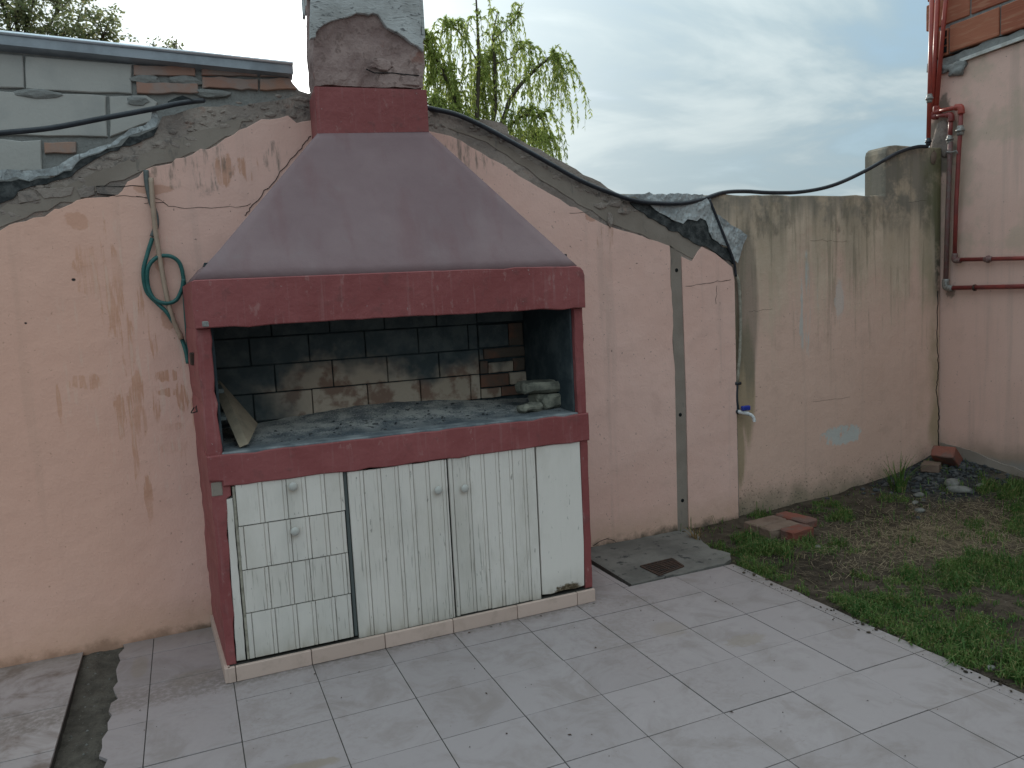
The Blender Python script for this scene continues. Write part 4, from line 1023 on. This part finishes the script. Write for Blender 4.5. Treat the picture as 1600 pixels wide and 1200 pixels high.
    # the left flank runs slightly outwards towards the wall
    for o in g.children:
        if o.name.split('.')[0] in ('left_pier', 'plinth', 'skirting_tile', 'lintel_return', 'hood', 'counter_beam', 'iron_lug'):
            w = WORLD[o.name]
            for v in o.data.vertices:
                x, y, z = v.co + w
                if x < .06 and y > YF + .01: v.co.x -= .036 * (y - YF) / .66 * (1 if z < 1.75 else max(0, 1 - (z - 1.75) / .6))
    return g
GRILL = build_grill()

def build_firebox_things():
    # triangular board leaning in the left corner
    A = [at_y(343, 594, .36), at_y(388, 693.5, -.085), at_y(403, 662, .22), at_y(379, 637, .33)]
    th = Vector((-.036, .004, -.012))
    V = A + [p + th for p in A]; F = [(0, 1, 2, 3), (7, 6, 5, 4)] + [(i, i + 4, (i + 1) % 4 + 4, (i + 1) % 4) for i in range(4)]
    tag(emit('board', V, F, 'board'), 'pointed bare wooden board leaning in the left corner of the firebox', 'board')
    def chunk(c, dx, dy, dz, label, seed, rot=0.0, mat='stonedark'):
        o = rough_box('stone', c[0] - dx, c[0] + dx, c[1] - dy, c[1] + dy, c[2], c[2] + 2 * dz, mat, None, .014, 4, .012, seed, Matrix.Rotation(rot, 3, 'Z'))
        tag(o, label, 'stone', 'stones lying in the firebox')
    chunk((1.690 - .01, .11, .990), .088, .085, .038, 'thick sooty stone at the right of the hearth, lower of two stacked', 3, .1)
    chunk((1.635, .12, 1.076), .12, .08, .027, 'flat broad stone lying on top of another in the firebox', 6, -.1)
    chunk((1.522, .03, .990), .062, .045, .021, 'small wedge of stone in front of the stacked firebox stones', 8, .25)
build_firebox_things()

# ------------------------------------------------------------------ hoses, pipes, tap
def py(pts, y, dy=None): return [at_y(u, v, y + (dy[i] if dy else 0)) for i, (u, v) in enumerate(pts)]
def build_hoses():
    YH = YL - .028
    P = [(238, 372), (230, 398), (224, 425), (229, 455), (246, 474), (262, 490), (280, 520), (290, 548), (294, 568), (294, 540), (291, 500), (289, 470), (287, 438), (281, 412), (268, 401), (252, 400), (240, 406), (231, 420), (231, 445), (240, 466), (258, 474), (275, 469), (284, 452), (287, 436)]
    h = tube('garden_hose', py(P, YH, [-.006 * (i % 3) - (.008 if i > 14 else 0) for i in range(len(P))]), .0095, 'hose_green', None, 8, 6)
    tag(h, 'green garden hose looped on the wall left of the barbecue', 'hose')
    p = tube('conduit_pipe', py([(236, 278), (239, 320), (243, 360), (250, 405), (258, 450), (268, 492), (284, 530)], YH - .010), .0115, 'pipe_beige', None, 8)
    tag(p, 'thin beige pipe slanting down through the green hose loop', 'pipe')
    q = tube('grey_hose', py([(228, 266), (230, 288), (236, 315), (243, 335), (244, 352), (238, 370)], YH + .006), .0120, 'hose_grey', None, 8)
    tag(q, 'short grey hose hanging from the slope above the green loop', 'hose')
    # black water hose: left run across the blocks, right run down the slope and up to the pillar
    P = [(-1500, 420), (-700, 290), (-330, 236), (-120, 220), (0, 208), (80, 200), (160, 185), (240, 170), (272, 163), (298, 159), (318, 157)]
    dy = [0, 0, 0, 0, 0, 0, 0, 0, 0, .03, .09]
    tag(tube('black_hose', py(P, YL - .035, dy), .0125, 'hose_black', None, 10), 'black water hose running across the grey blocks at upper left', 'hose', 'black water hoses on the walls')
    P = [(640, 160), (670, 169), (710, 178), (750, 195), (800, 222), (860, 256), (905, 281), (950, 300), (1000, 315), (1060, 318), (1095, 312), (1130, 301), (1165, 299), (1200, 301), (1250, 300), (1300, 290), (1350, 268), (1400, 240), (1430, 230), (1449, 229)]
    dy = [.2, .03] + [0] * 8 + [.02, .05, .09, .09, .09, .07, .05, .03, .02, .02]
    tag(tube('black_hose', py(P, YR - .03, dy), .0135, 'hose_black', None, 10), 'black water hose sagging along the right slope up to the end pillar', 'hose', 'black water hoses on the walls')
    # pipe to the tap
    r = empty('water_pipe', at_y(1153, 650, YR - .01), 'thin water pipe dropping from the silver felt to the tap', 'pipe')
    yy = YR + .003
    tube('upper_hose', py([(1108, 311), (1116, 330), (1128, 360), (1140, 390), (1147, 410), (1150, 432)], yy, [-.02, -.025, -.03, -.025, -.02, -.015]), .0085, 'hose_black', r, 8)
    tube('sleeve', py([(1150, 430), (1155, 448), (1157, 500), (1156, 545), (1152, 598)], yy, [-.008] * 5), .0115, 'sleeve', r, 8)
    tube('lower_hose', py([(1152, 597), (1151, 620), (1153, 642)], yy, [-.008, -.008, -.010]), .010, 'hose_black', r, 8)
    tube('clip', py([(1148, 599), (1157, 599)], yy, [-.008] * 2), .012, 'hose_black', r, 6)
    t = empty('tap', at_y(1154, 645, .58), 'small white plastic tap with blue lever on the wall', 'tap')
    b0 = at_y(1154, 643, YR - .012)
    tube('body', [b0 + Vector((0, .02, 0)), b0 + Vector((.01, -.02, -.004)), b0 + Vector((.045, -.045, -.014))], .014, 'whiteplastic', t, 10)
    tube('spout', [b0 + Vector((.045, -.045, -.014)), b0 + Vector((.066, -.058, -.030)), b0 + Vector((.075, -.064, -.056)), b0 + Vector((.076, -.065, -.070))], .0115, 'whiteplastic', t, 10)
    tube('wall_joint', [b0 + Vector((-.006, .024, 0)), b0 + Vector((-.003, -.004, 0))], .018, 'hose_black', t, 10, straight=True)
    hb = bmesh.new(); add_box(hb, b0.x - .004, b0.x + .062, b0.y - .052, b0.y - .022, b0.z + .008, b0.z + .040, .006); from_bm('lever', hb, 'blue', t)
build_hoses()

def build_gas():
    X = 5.225
    def px(pts, dx=None): return [at_x(u, v, X + (dx[i] if dx else 0)) for i, (u, v) in enumerate(pts)]
    def union(parent, c, ax, r=.021, name='fitting', mat='fitting', L=.032):
        lathe(name, [(-L, r * .8), (-L * .55, r), (-L * .2, r), (-L * .2, r * 1.28), (L * .2, r * 1.28), (L * .2, r), (L * .6, r), (L, r * .8)], c, ax, mat, parent, 10)
    # 1: straight riser standing on the pillar, joined to the black hose
    a, b = at_x(1457, -40, X - .10), at_x(1450.5, 224, X - .10)
    g = empty('red_pipe', b, 'straight red pipe rising from the pillar top, leftmost of three', 'pipe', 'red pipes on the house')
    tube('riser', [b, b.lerp(a, .5), a], .0155, 'riser_red', g, 10, straight=True)
    union(g, b.lerp(a, .27), (0, 0, 1), .021); union(g, b + Vector((0, 0, .012)), (0, 0, 1), .018, 'end_joint', 'hose_black', .03)
    # 2: riser, short bend, then the weathered pipe down the corner and along the wall at the bottom
    g = empty('red_pipe', at_x(1480, 448, X), 'red pipe bending to a weathered brown drop, ending in the lower horizontal run', 'pipe', 'red pipes on the house')
    tube('riser', px([(1467, -40), (1461, 90), (1457.5, 183)]), .0175, 'riser_red', g, 10, straight=True)
    tube('elbow', px([(1457.5, 176), (1458.5, 182), (1465, 182)]), .0225, 'pipe_red', g, 10)
    tube('link', px([(1458, 181), (1487, 180)]), .0155, 'pipe_red', g, 10, straight=True)
    tube('elbow', px([(1480, 180), (1486, 180.5), (1486, 190)]), .022, 'pipe_red', g, 10)
    tube('drop', px([(1486, 180), (1484, 222)]), .0155, 'pipe_red', g, 10, straight=True)
    union(g, px([(1484, 218)])[0], (0, 0, 1), .020)
    tube('weathered_drop', px([(1485, 222), (1484, 250), (1481, 330), (1477.5, 446)], [0, 0, .01, .015]), .0175, 'pipe_old', g, 10, straight=True)
    tube('elbow', px([(1478, 436), (1478, 448), (1488, 451)], [.015, .015, .012]), .025, 'fitting', g, 10)
    tube('run', [at_x(1480, 450, X + .015), at_x(1600, 447.5, X + .02), at_x(1760, 443, X + .02)], .0165, 'pipe_red', g, 10, straight=True)
    for u in (1523,): lathe('clip', [(-.006, .024), (.006, .024)], at_x(u, 449.5, X + .016), (0, 1, 0), 'rust', g, 10)
    # 3: slanting riser, longer bend, union, drop and upper run
    g = empty('red_pipe', at_x(1490, 404, X), 'slanting red pipe with a grey union, ending in the upper horizontal run', 'pipe', 'red pipes on the house')
    tube('riser', px([(1482, -40), (1474, 40), (1462.5, 176)]), .0155, 'riser_red', g, 10, straight=True)
    tube('elbow', px([(1463, 166), (1463, 175), (1470, 173)]), .0225, 'riser_red', g, 10)
    tube('link', px([(1463, 174), (1501, 167)]), .0155, 'riser_red', g, 10, straight=True)
    tube('elbow', px([(1493, 168), (1501, 168), (1502, 178)]), .0235, 'riser_red', g, 10)
    tube('drop', px([(1502, 168), (1500.5, 205), (1498, 240), (1494, 320), (1491.5, 404)], [0, 0, 0, .005, .01]), .0150, 'pipe_red', g, 10, straight=True)
    union(g, px([(1500.5, 204)])[0], (0, 0, 1), .025, 'union', 'fitting', .035)
    tube('elbow', px([(1492, 396), (1492, 406), (1501, 407)], [.01] * 3), .0215, 'pipe_old', g, 10)
    tube('run', [at_x(1492, 406, X + .01), at_x(1600, 403.5, X + .015), at_x(1760, 399, X + .015)], .0150, 'pipe_red', g, 10, straight=True)
    union(g, at_x(1544, 405, X + .013), (0, 1, 0), .021, 'fitting', 'pipe_old', .03)
    tube('tie_wire', px([(1479, 237), (1486, 238), (1494, 236), (1496, 240)], [-.02, -.024, -.02, -.015]), .005, 'fitting', g, 5)
build_gas()

# ------------------------------------------------------------------ things on the lawn
def zg(x, y): return float(ground_z(x, y))
def build_lawn_things():
    def brick(name, cx, cy, L, W, H, ang, label, mat, seed, tilt=0.0, lift=-.004, holes=True):
        z = zg(cx, cy) + lift
        o = rough_box(name, cx - L / 2, cx + L / 2, cy - W / 2, cy + W / 2, z, z + H, mat, None, .008, 4, .006, seed, Matrix.Rotation(ang, 3, 'Z') @ Matrix.Rotation(tilt, 3, 'Y'))
        tag(o, label, 'brick', 'loose bricks on the lawn'); return o
    brick('brick', 3.285, .312, .265, .118, .066, .06, 'dusty tan brick nearest the wall in the pile on the lawn', 'tanbrick', 11)
    brick('brick', 3.295, .190, .255, .112, .066, .05, 'dusty tan brick in the middle of the lawn pile beside the red half', 'tanbrick', 17)
    brick('brick', 3.325, .074, .19, .108, .068, .10, 'bright red broken brick at the front of the lawn pile', 'brick', 12)
    brick('brick', 3.515, .285, .115, .250, .058, .16, 'red brick lying flat at the right rear of the lawn pile', 'brick', 13)
    z = zg(5.12, .50)
    o = rough_box('brick', 5.04, 5.22, .36, .52, z + .02, z + .11, 'brick', None, .006, 3, .004, 14, Matrix.Rotation(.3, 3, 'Z') @ Matrix.Rotation(.65, 3, 'Y'))
    tag(o, 'red brick tilted on its edge in the corner between wall and house', 'brick', 'loose bricks on the lawn')
    o = rough_box('brick', 4.93, 5.05, .40, .52, z - .03, z + .035, 'tanbrick', None, .006, 3, .006, 15, Matrix.Rotation(.5, 3, 'Z'))
    tag(o, 'broken tan brick end below the tilted brick in the corner', 'brick', 'loose bricks on the lawn')
    def stone(u, v, rx, ry, rz, label, seed, rot=0.0, zz=.09):
        p = at_z(u, v, zz); p.z = zg(p.x, p.y) + rz * .55
        o = rock('stone', p, rx, ry, rz, 'stone', seed, None, 3, .18, rot); tag(o, label, 'stone', 'pale stones on the soil')
    stone(1499, 765, .085, .05, .028, 'smooth oval pale stone on the dark soil of the corner', 21, -.9)
    stone(1437, 787, .040, .03, .016, 'small pale pebble in the soil left of the oval stone', 22)
    stone(1430, 777, .035, .02, .012, 'thin whitish chip beside the pebble left of the oval stone', 23, .4)
    stone(1436, 769, .050, .03, .018, 'grey-green flat stone between the tall grass tuft and oval stone', 24, .2)
    stone(1488, 750, .085, .05, .03, 'pale rough lump beside the tilted brick in the corner', 25, .5, zz=.13)
    stone(1532, 759, .06, .025, .012, 'flat pale chip right of the oval stone near the house', 26, .2, .10)
    stone(1277, 857, .035, .02, .010, 'white chip lying in the soil in front of the brick pile', 27, .3, .0)
    stone(1547, 1043, .022, .015, .010, 'tiny white pebble at the edge of the floor near the lawn', 28, .0, .0)
    # charred rubble in the corner
    A = Acc(); rg = random.Random(9)
    for k in range(420):
        x = 5.26 - abs(rg.gauss(0, .38)); y = .58 - abs(rg.gauss(0, .26)); s = rg.uniform(.006, .022); z = zg(x, y)
        bm = bmesh.new(); bmesh.ops.create_icosphere(bm, subdivisions=1, radius=1)
        R = Matrix.Rotation(rg.uniform(0, 6), 3, 'Z'); f = [rg.uniform(.6, 1.5) for _ in range(3)]
        V = [Vector((x, y, z + s * .3)) + R @ Vector((v.co.x * f[0], v.co.y * f[1], v.co.z * f[2] * .6)) * s * rg.uniform(.8, 1.2) for v in bm.verts]
        bm.verts.index_update(); F = [[v.index for v in q.verts] for q in bm.faces]; bm.free(); A.add(V, F)
    tag(A.emit('rubble', 'rubble'), 'dark charred rubble strewn in the corner by the house', None, None, 'stuff')
build_lawn_things()
def build_clods():
    A = Acc(); rg = random.Random(77)
    base = bmesh.new(); bmesh.ops.create_icosphere(base, subdivisions=1, radius=1); base.verts.index_update(); BV = [v.co.copy() for v in base.verts]; BF = [[v.index for v in f.verts] for f in base.faces]; base.free()
    for k in range(1500):
        if k < 260: y = rg.choice([-.2, -.5, -.9, -1.05, -1.5, -1.62, -2.0]) + rg.gauss(0, .11); x = 2.74 - abs(rg.gauss(0, .05))
        if k < 260 and y > -.09: continue
        if k >= 260: x = rg.uniform(2.75, 5.2); y = rg.uniform(-2.0, .58)
        s = rg.choice([.0025, .003, .004, .005, .007, .011]) * (.7 if x < 2.71 else 1); z = max(float(ground_z(x, y)), .0025 if x < 2.70 else -1) + s * .3; a = rg.uniform(0, 6)
        A.add([(x + s * (v.x * math.cos(a) * 1.4 - v.y * math.sin(a)), y + s * (v.x * math.sin(a) * 1.4 + v.y * math.cos(a)), z + s * v.z * .7 * rg.uniform(.7, 1.2)) for v in BV], BF)
    tag(A.emit('soil_crumbs', 'soil'), 'crumbs of dark soil strewn over the lawn and tile edge', None, None, 'stuff')
build_clods()

# ------------------------------------------------------------------ grass, straw, litter
def blades(name, px_, py_, h, w, lean, rng, mat, label, lie=False):
    n = len(px_); z = ground_z(px_, py_) - .004; a = rng.uniform(0, 2 * np.pi, n); V = np.zeros((n, 5, 3)); c, s = np.cos(a), np.sin(a)
    base = np.stack([px_, py_, z], -1); side = np.stack([-s, c, 0 * s], -1); fw = np.stack([c, s, 0 * s], -1); up = np.array([0, 0, 1.0])
    W = w[:, None]; H = h[:, None]; Ln = lean[:, None]
    V[:, 0] = base - side * W; V[:, 1] = base + side * W
    mid = base + fw * (Ln * H * .35) + up * H * .62 * np.sqrt(np.clip(1 - (Ln * .55) ** 2, .05, 1)); tip = base + fw * (Ln * H) + up * H * np.clip(1 - Ln * .75, .12, 1)
    V[:, 2] = mid - side * W * .75; V[:, 3] = mid + side * W * .75; V[:, 4] = tip
    if lie:
        L = H; cz = rng.uniform(.006, .02, (n, 1)); V[:, 0] = base - side * W + up * cz; V[:, 1] = base + side * W + up * cz
        m2 = base + fw * L * .5 + up * (cz + rng.uniform(0, .012, (n, 1))) + side * L * rng.uniform(-.1, .1, (n, 1)); V[:, 2] = m2 - side * W; V[:, 3] = m2 + side * W; V[:, 4] = base + fw * L + up * cz * .7
    i = np.arange(n)[:, None] * 5
    me = bpy.data.meshes.new(name)
    q = np.concatenate([i + 0, i + 1, i + 3, i + 2], 1); t = np.concatenate([i + 2, i + 3, i + 4], 1)
    me.from_pydata(V.reshape(-1, 3).tolist(), [], q.tolist() + t.tolist()); me.update(); me.materials.append(MATS[mat])
    o = bpy.data.objects.new(name, me); COL.objects.link(o); tag(o, label, None, None, 'stuff'); return o
def build_grass():
    rng = np.random.default_rng(5)
    n = 330000; x = rng.uniform(2.69, 5.27, n); y = rng.uniform(-3.6, .59, n)
    d = vnoise(x * 2.1, y * 2.1, 11) * .30 + vnoise(x * 5.5, y * 5.5, 12) * .38 + vnoise(x * 13, y * 13, 13) * .32
    edge = np.exp(-np.clip(x - 2.75, 0, 9) / .33) * np.clip((.35 - y) * 4, 0, 1)
    bare = np.exp(-(((x - 4.0) / .75) ** 2 + ((y + .30) / .42) ** 2)); corner = np.exp(-(((x - 5.0) / .5) ** 2 + ((y - .4) / .28) ** 2)); wall = np.exp(-np.clip(.6 - y, 0, 9) / .16)
    dens = np.clip((d - .51) * 7.0 + .30 + edge * (.75 + .9 * (vnoise(x * 4, y * 4, 31) - .25)) - bare * 1.3 - corner * 1.5 - wall * .55, 0.02, 1)
    slab = (x < 2.78 + .06 * vnoise(y * 9, y * 0, 41)) & (y > -.075); brickz = (x > 3.13) & (x < 3.60) & (y > .01) & (y < .42)
    keep = (x > 2.735 + .11 * (vnoise(y * 7, y * 0, 33) - .55) + .05 * (vnoise(y * 23, y * 0, 34) - .5)) & (rng.uniform(0, 1, n) < dens * .62) & ~slab & ~(brickz) & ((y > -2.3) | (rng.uniform(0, 1, n) < .35)); x, y, d = x[keep], y[keep], d[keep]; k = len(x)
    tall = np.clip((vnoise(x * 3, y * 3, 14) - .3) * 1.6, .25, 1)
    clump = np.clip((vnoise(x * 9, y * 9, 21) - .35) * 2.2, 0, 1); h = rng.uniform(.022, .070, k) * (.40 + .65 * tall + .85 * clump) * np.where(rng.uniform(0, 1, k) < .06, 1.8, 1.0); blades('grass', x, y, h, rng.uniform(.0015, .0034, k), rng.uniform(.15, 1.0, k), rng, 'grass', 'patchy short green grass growing over the soil')
    n = 3600; x = rng.normal(4.05, .50, n); y = rng.normal(-.36, .30, n)
    m = (x > 2.8) & (x < 5.2) & (y < .5); x, y = x[m], y[m]
    blades('dry_straw', x, y, rng.uniform(.03, .16, len(x)), rng.uniform(.0006, .0013, len(x)), rng.uniform(0, 1, len(x)), rng, 'straw', 'dry straw scattered over the bare middle of the lawn', True)
build_grass()
def build_tufts():
    rng = random.Random(3)
    def tuft(c, n, hmax, w, label, mat='grass', spread=.05, leanmax=.8, name='grass_tuft'):
        A = Acc()
        for k in range(n):
            a = rng.uniform(0, 6.28); h = hmax * rng.uniform(.4, 1); b = Vector(c) + Vector((math.cos(a), math.sin(a), 0)) * rng.uniform(0, spread); ln = rng.uniform(.1, leanmax)
            f = Vector((math.cos(a), math.sin(a), 0)); s = Vector((-math.sin(a), math.cos(a), 0)); V, F = [], []
            for i in range(5):
                t = i / 4; p = b + f * (ln * h * t * t) + Vector((0, 0, h * (t - .35 * ln * t * t))); ww = w * (1 - t ** 1.6) + .0004
                V += [p - s * ww, p + s * ww]
            F = [(2 * i, 2 * i + 1, 2 * i + 3, 2 * i + 2) for i in range(4)]; A.add(V, F)
        tag(A.emit(name, mat), label, 'plant')
    p = at_z(1405, 768, .06); p.z = zg(p.x, p.y) - .005
    tuft(p, 40, .34, .0055, 'tall dark green grass tuft against the stained wall left of the corner', spread=.07)
    p = at_z(1487, 722, .17); p.z = zg(p.x, p.y)
    tuft(Vector((5.22, .50, zg(5.22, .5))), 18, .15, .006, 'yellowing small weed behind the tilted brick in the corner', 'dryleaf', .04, 1.0, 'weed')
    p = at_z(1583, 775, .08); tuft((min(p.x, 5.2), p.y, zg(min(p.x, 5.2), p.y)), 22, .11, .004, 'low grass tuft at the foot of the house wall', spread=.05)
    p = at_z(1087, 838, .02); tuft((p.x, p.y, zg(p.x, p.y)), 16, .12, .005, 'dry brown weed at the foot of the cement strip', 'dryleaf', .05, .9, 'weed')
    p = at_z(1230, 870, .0); tuft((p.x, p.y, zg(p.x, p.y)), 30, .12, .004, 'yellow-green grass tuft in front of the brick pile', spread=.06)
    # creeping runner over the tile edge
    p = at_z(1410, 990, .006); A = Acc()
    for k in range(6):
        a = 2.2 + k * .35; q = Vector((p.x - .02 * k + .06, p.y - .015 * k, .004)); d = Vector((math.cos(a), math.sin(a), .15)) * .05; s = Vector((-math.sin(a), math.cos(a), 0)) * .006
        A.add([q - s * .3, q + s * .3, q + d * .5 + s, q + d * .5 - s, q + d], [(0, 1, 2, 3), (3, 2, 4)])
    A.tube([Vector((p.x + .10, p.y + .05, .003)), Vector((p.x, p.y, .006)), Vector((p.x - .07, p.y - .04, .004))], .002, 5)
    tag(A.emit('runner', 'grass'), 'small green runner creeping over the edge of the tiles', 'plant')
    # specks of leaf and soil on the tiles
    A = Acc()
    for k in range(110):
        x, y = rng.uniform(-.4, 2.65), rng.uniform(-2.4, -.2) if rng.random() < .8 else rng.uniform(-.4, -.18)
        s = rng.choice([.002, .003, .003, .004, .006, .009]); a = rng.uniform(0, 6.28); c, d = math.cos(a), math.sin(a); w = s * rng.uniform(.25, .8); z = .0022
        A.add([(x + c * s, y + d * s, z), (x - d * w, y + c * w, z + .003), (x - c * s, y - d * s, z), (x + d * w, y - c * w, z + .001)], [(0, 1, 2, 3)])
    tag(A.emit('leaf_litter', 'rust'), 'dark specks of leaf and soil scattered on the tiles', None, None, 'stuff')
    A = Acc()
    for k in range(60):
        x, y = rng.uniform(-.62, -.48), rng.uniform(-1.0, .50); s = rng.choice([.002, .003, .003, .006]); z = float(ground_z(x, y)) + s * .2
        A.add([(x + s, y, z), (x, y + s * .8, z), (x - s, y, z), (x, y - s, z), (x, y, z + s)], [(0, 1, 4), (1, 2, 4), (2, 3, 4), (3, 0, 4)])
    tag(A.emit('gravel', 'stone'), 'small grit lying in the open soil channel', None, None, 'stuff')
build_tufts()

# ------------------------------------------------------------------ trees beyond the walls
def leaf_cloud(A, rng, p, d, L, W):
    """one leaf: a creased narrow diamond"""
    d = d.normalized(); s = d.orthogonal().normalized(); s.rotate(Matrix.Rotation(rng.uniform(0, 6.28), 3, d)); m = p + d * L * .45
    A.add([p, m + s * W, p + d * L, m - s * W], [(0, 1, 2, 3)])
def build_willow():
    rng = random.Random(12); D0 = 8.0
    base = at_y(752, 215, D0); g = empty('willow_tree', (base.x, D0, -.05), 'yellow-green weeping willow with drooping twigs behind the chimney', 'tree')
    T_, Lf = Acc(), Acc()
    def limb(pts, r0, r1, dz):
        P = smooth_path([at_y(u, v, D0 + d) for (u, v), d in zip(pts, dz)], 6); T_.add(*tube_data(P, r0, 6, r1)); return P
    hub = at_y(752, 255, D0); T_.add(*tube_data(smooth_path([Vector((base.x + .1, D0, -.06)), Vector((base.x - .05, D0, hub.z * .5)), hub]), .16, 10, .09))
    limbs = [([(752, 255), (745, 190), (748, 100), (746, 40), (742, -40)], .05, .008), ([(752, 255), (725, 190), (700, 130), (675, 80), (655, 60)], .05, .010),
             ([(752, 255), (772, 180), (773, 100), (770, 60), (777, 20)], .045, .008), ([(752, 255), (785, 190), (800, 150), (835, 110), (860, 92), (876, 100), (878, 125)], .045, .006),
             ([(752, 255), (790, 205), (820, 180), (845, 185)], .03, .008), ([(752, 255), (735, 200), (690, 170), (660, 160)], .04, .01),
             ([(768, 66), (790, 45), (808, 28), (816, 8)], .012, .005), ([(752, 255), (762, 190), (755, 120), (770, 85)], .035, .008), ([(773, 100), (800, 90), (815, 75), (830, 90)], .012, .005),
             ([(752, 255), (720, 215), (690, 205), (665, 200)], .03, .01), ([(748, 100), (725, 60), (705, 42), (690, 52)], .014, .005), ([(752, 255), (790, 225), (830, 215), (860, 225)], .03, .008)]
    paths = []
    for pts, r0, r1 in limbs:
        d = rng.uniform(-.7, .7); paths.append(limb(pts, r0, r1, [d * i / (len(pts) - 1) for i in range(len(pts))]))
    weights = [.6, 3.4, .6, 1.3, 1.5, 3.0, .3, 1.6, .5, 2.8, .8, 1.8]
    W0 = at_y(650, 0, D0).x
    for P, w in zip(paths, weights):
        for k in range(int(34 * w)):
            i = rng.randint(len(P) // 3, len(P) - 1); p = P[i]; a = rng.uniform(0, 6.28); L = rng.uniform(.25, .95)
            out = Vector((math.cos(a), math.sin(a), 0)) * rng.uniform(.08, .38); q1 = p + out * .5 + Vector((0, 0, rng.uniform(.02, .16))); q2 = p + out + Vector((0, 0, -L * .4)); q3 = p + out * rng.uniform(1.05, 1.25) + Vector((rng.gauss(0, .04), rng.gauss(0, .04), -L))
            tw = smooth_path([p, q1, q2, q3], 5); T_.add(*tube_data(tw, .004, 3, .0015))
            for m in range(int(62 * L) + 22):
                t = rng.uniform(.12, 1) * (len(tw) - 1); j = min(int(t), len(tw) - 2); b = tw[j].lerp(tw[j + 1], t - j); dr = (tw[j + 1] - tw[j]).normalized() * .8 + Vector((rng.gauss(0, .5), rng.gauss(0, .5), -.35)); leaf_cloud(Lf, rng, b, dr, rng.uniform(.05, .10), rng.uniform(.008, .0135))
        # leaves along the bare upper shoots too
        for k in range(int(34)):
            i = rng.randint(len(P) // 2, len(P) - 2); b = P[i].lerp(P[i + 1], rng.random()); dr = (P[i + 1] - P[i]).normalized() + Vector((rng.gauss(0, .7), rng.gauss(0, .7), rng.gauss(-.1, .5))); leaf_cloud(Lf, rng, b, dr, rng.uniform(.05, .09), rng.uniform(.008, .012))
    T_.emit('trunk', 'bark', g, True); Lf.emit('crown', 'willow', g)
build_willow()
def build_far_tree(name, pxs, D0, label, seed, nleaf, r, base_u, spread, twig_n):
    rng = random.Random(seed); b = at_y(base_u, 110, D0); g = empty(name, (b.x, D0, -.05), label, 'tree'); T_, Lf = Acc(), Acc()
    hub = at_y(base_u, 150, D0); T_.add(*tube_data(smooth_path([Vector((b.x, D0, -.06)), Vector((b.x + .1, D0, hub.z * .6)), hub]), r * 2, 8, r))
    tips = []
    for pts in pxs:
        d = rng.uniform(-1, 1); P = smooth_path([hub] + [at_y(u, v, D0 + d * (i + 1) / len(pts)) for i, (u, v) in enumerate(pts)], 6); T_.add(*tube_data(P, r * .55, 5, .012))
        for k in range(twig_n):
            i = rng.randint(len(P) // 3, len(P) - 1); q = P[i] + Vector((rng.gauss(0, spread), rng.gauss(0, spread), rng.gauss(.05, spread * .8))); m = P[i].lerp(q, .5) + Vector((0, 0, .06)); tw = smooth_path([P[i], m, q], 4); T_.add(*tube_data(tw, .009, 3, .003)); tips.append(tw)
    for k in range(nleaf):
        tw = rng.choice(tips); b2 = tw[rng.randint(len(tw) // 3, len(tw) - 1)] + Vector((rng.gauss(0, .05), rng.gauss(0, .05), rng.gauss(0, .05))); leaf_cloud(Lf, rng, b2, Vector((rng.gauss(0, 1), rng.gauss(0, 1), rng.gauss(-.3, .7))), rng.uniform(.05, .09), rng.uniform(.014, .024))
    T_.emit('trunk', 'bark', g, True); Lf.emit('crown', 'fartree', g)
build_far_tree('broadleaf_tree', [[(20, 60), (5, 10), (-10, -40)], [(40, 60), (48, 20), (60, -30)], [(60, 65), (80, 35), (95, 0), (100, -40)], [(70, 70), (100, 55), (118, 40), (125, 22)], [(75, 75), (115, 66), (140, 52)], [(10, 65), (-30, 30), (-60, 10)], [(90, 72), (130, 70), (158, 66)], [(30, 55), (25, 30), (30, 5)], [(150, 72), (160, 58), (163, 52)]],
               11.0, 'sparse brownish-green tree rising behind the metal flashing at upper left', 4, 5200, .07, 50, .24, 15)
build_far_tree('young_tree', [[(240, 82), (242, 73)], [(270, 82), (276, 76)], [(262, 86), (256, 80)]], 12.0, 'tops of a small tree just showing over the metal flashing', 6, 160, .05, 258, .06, 6)
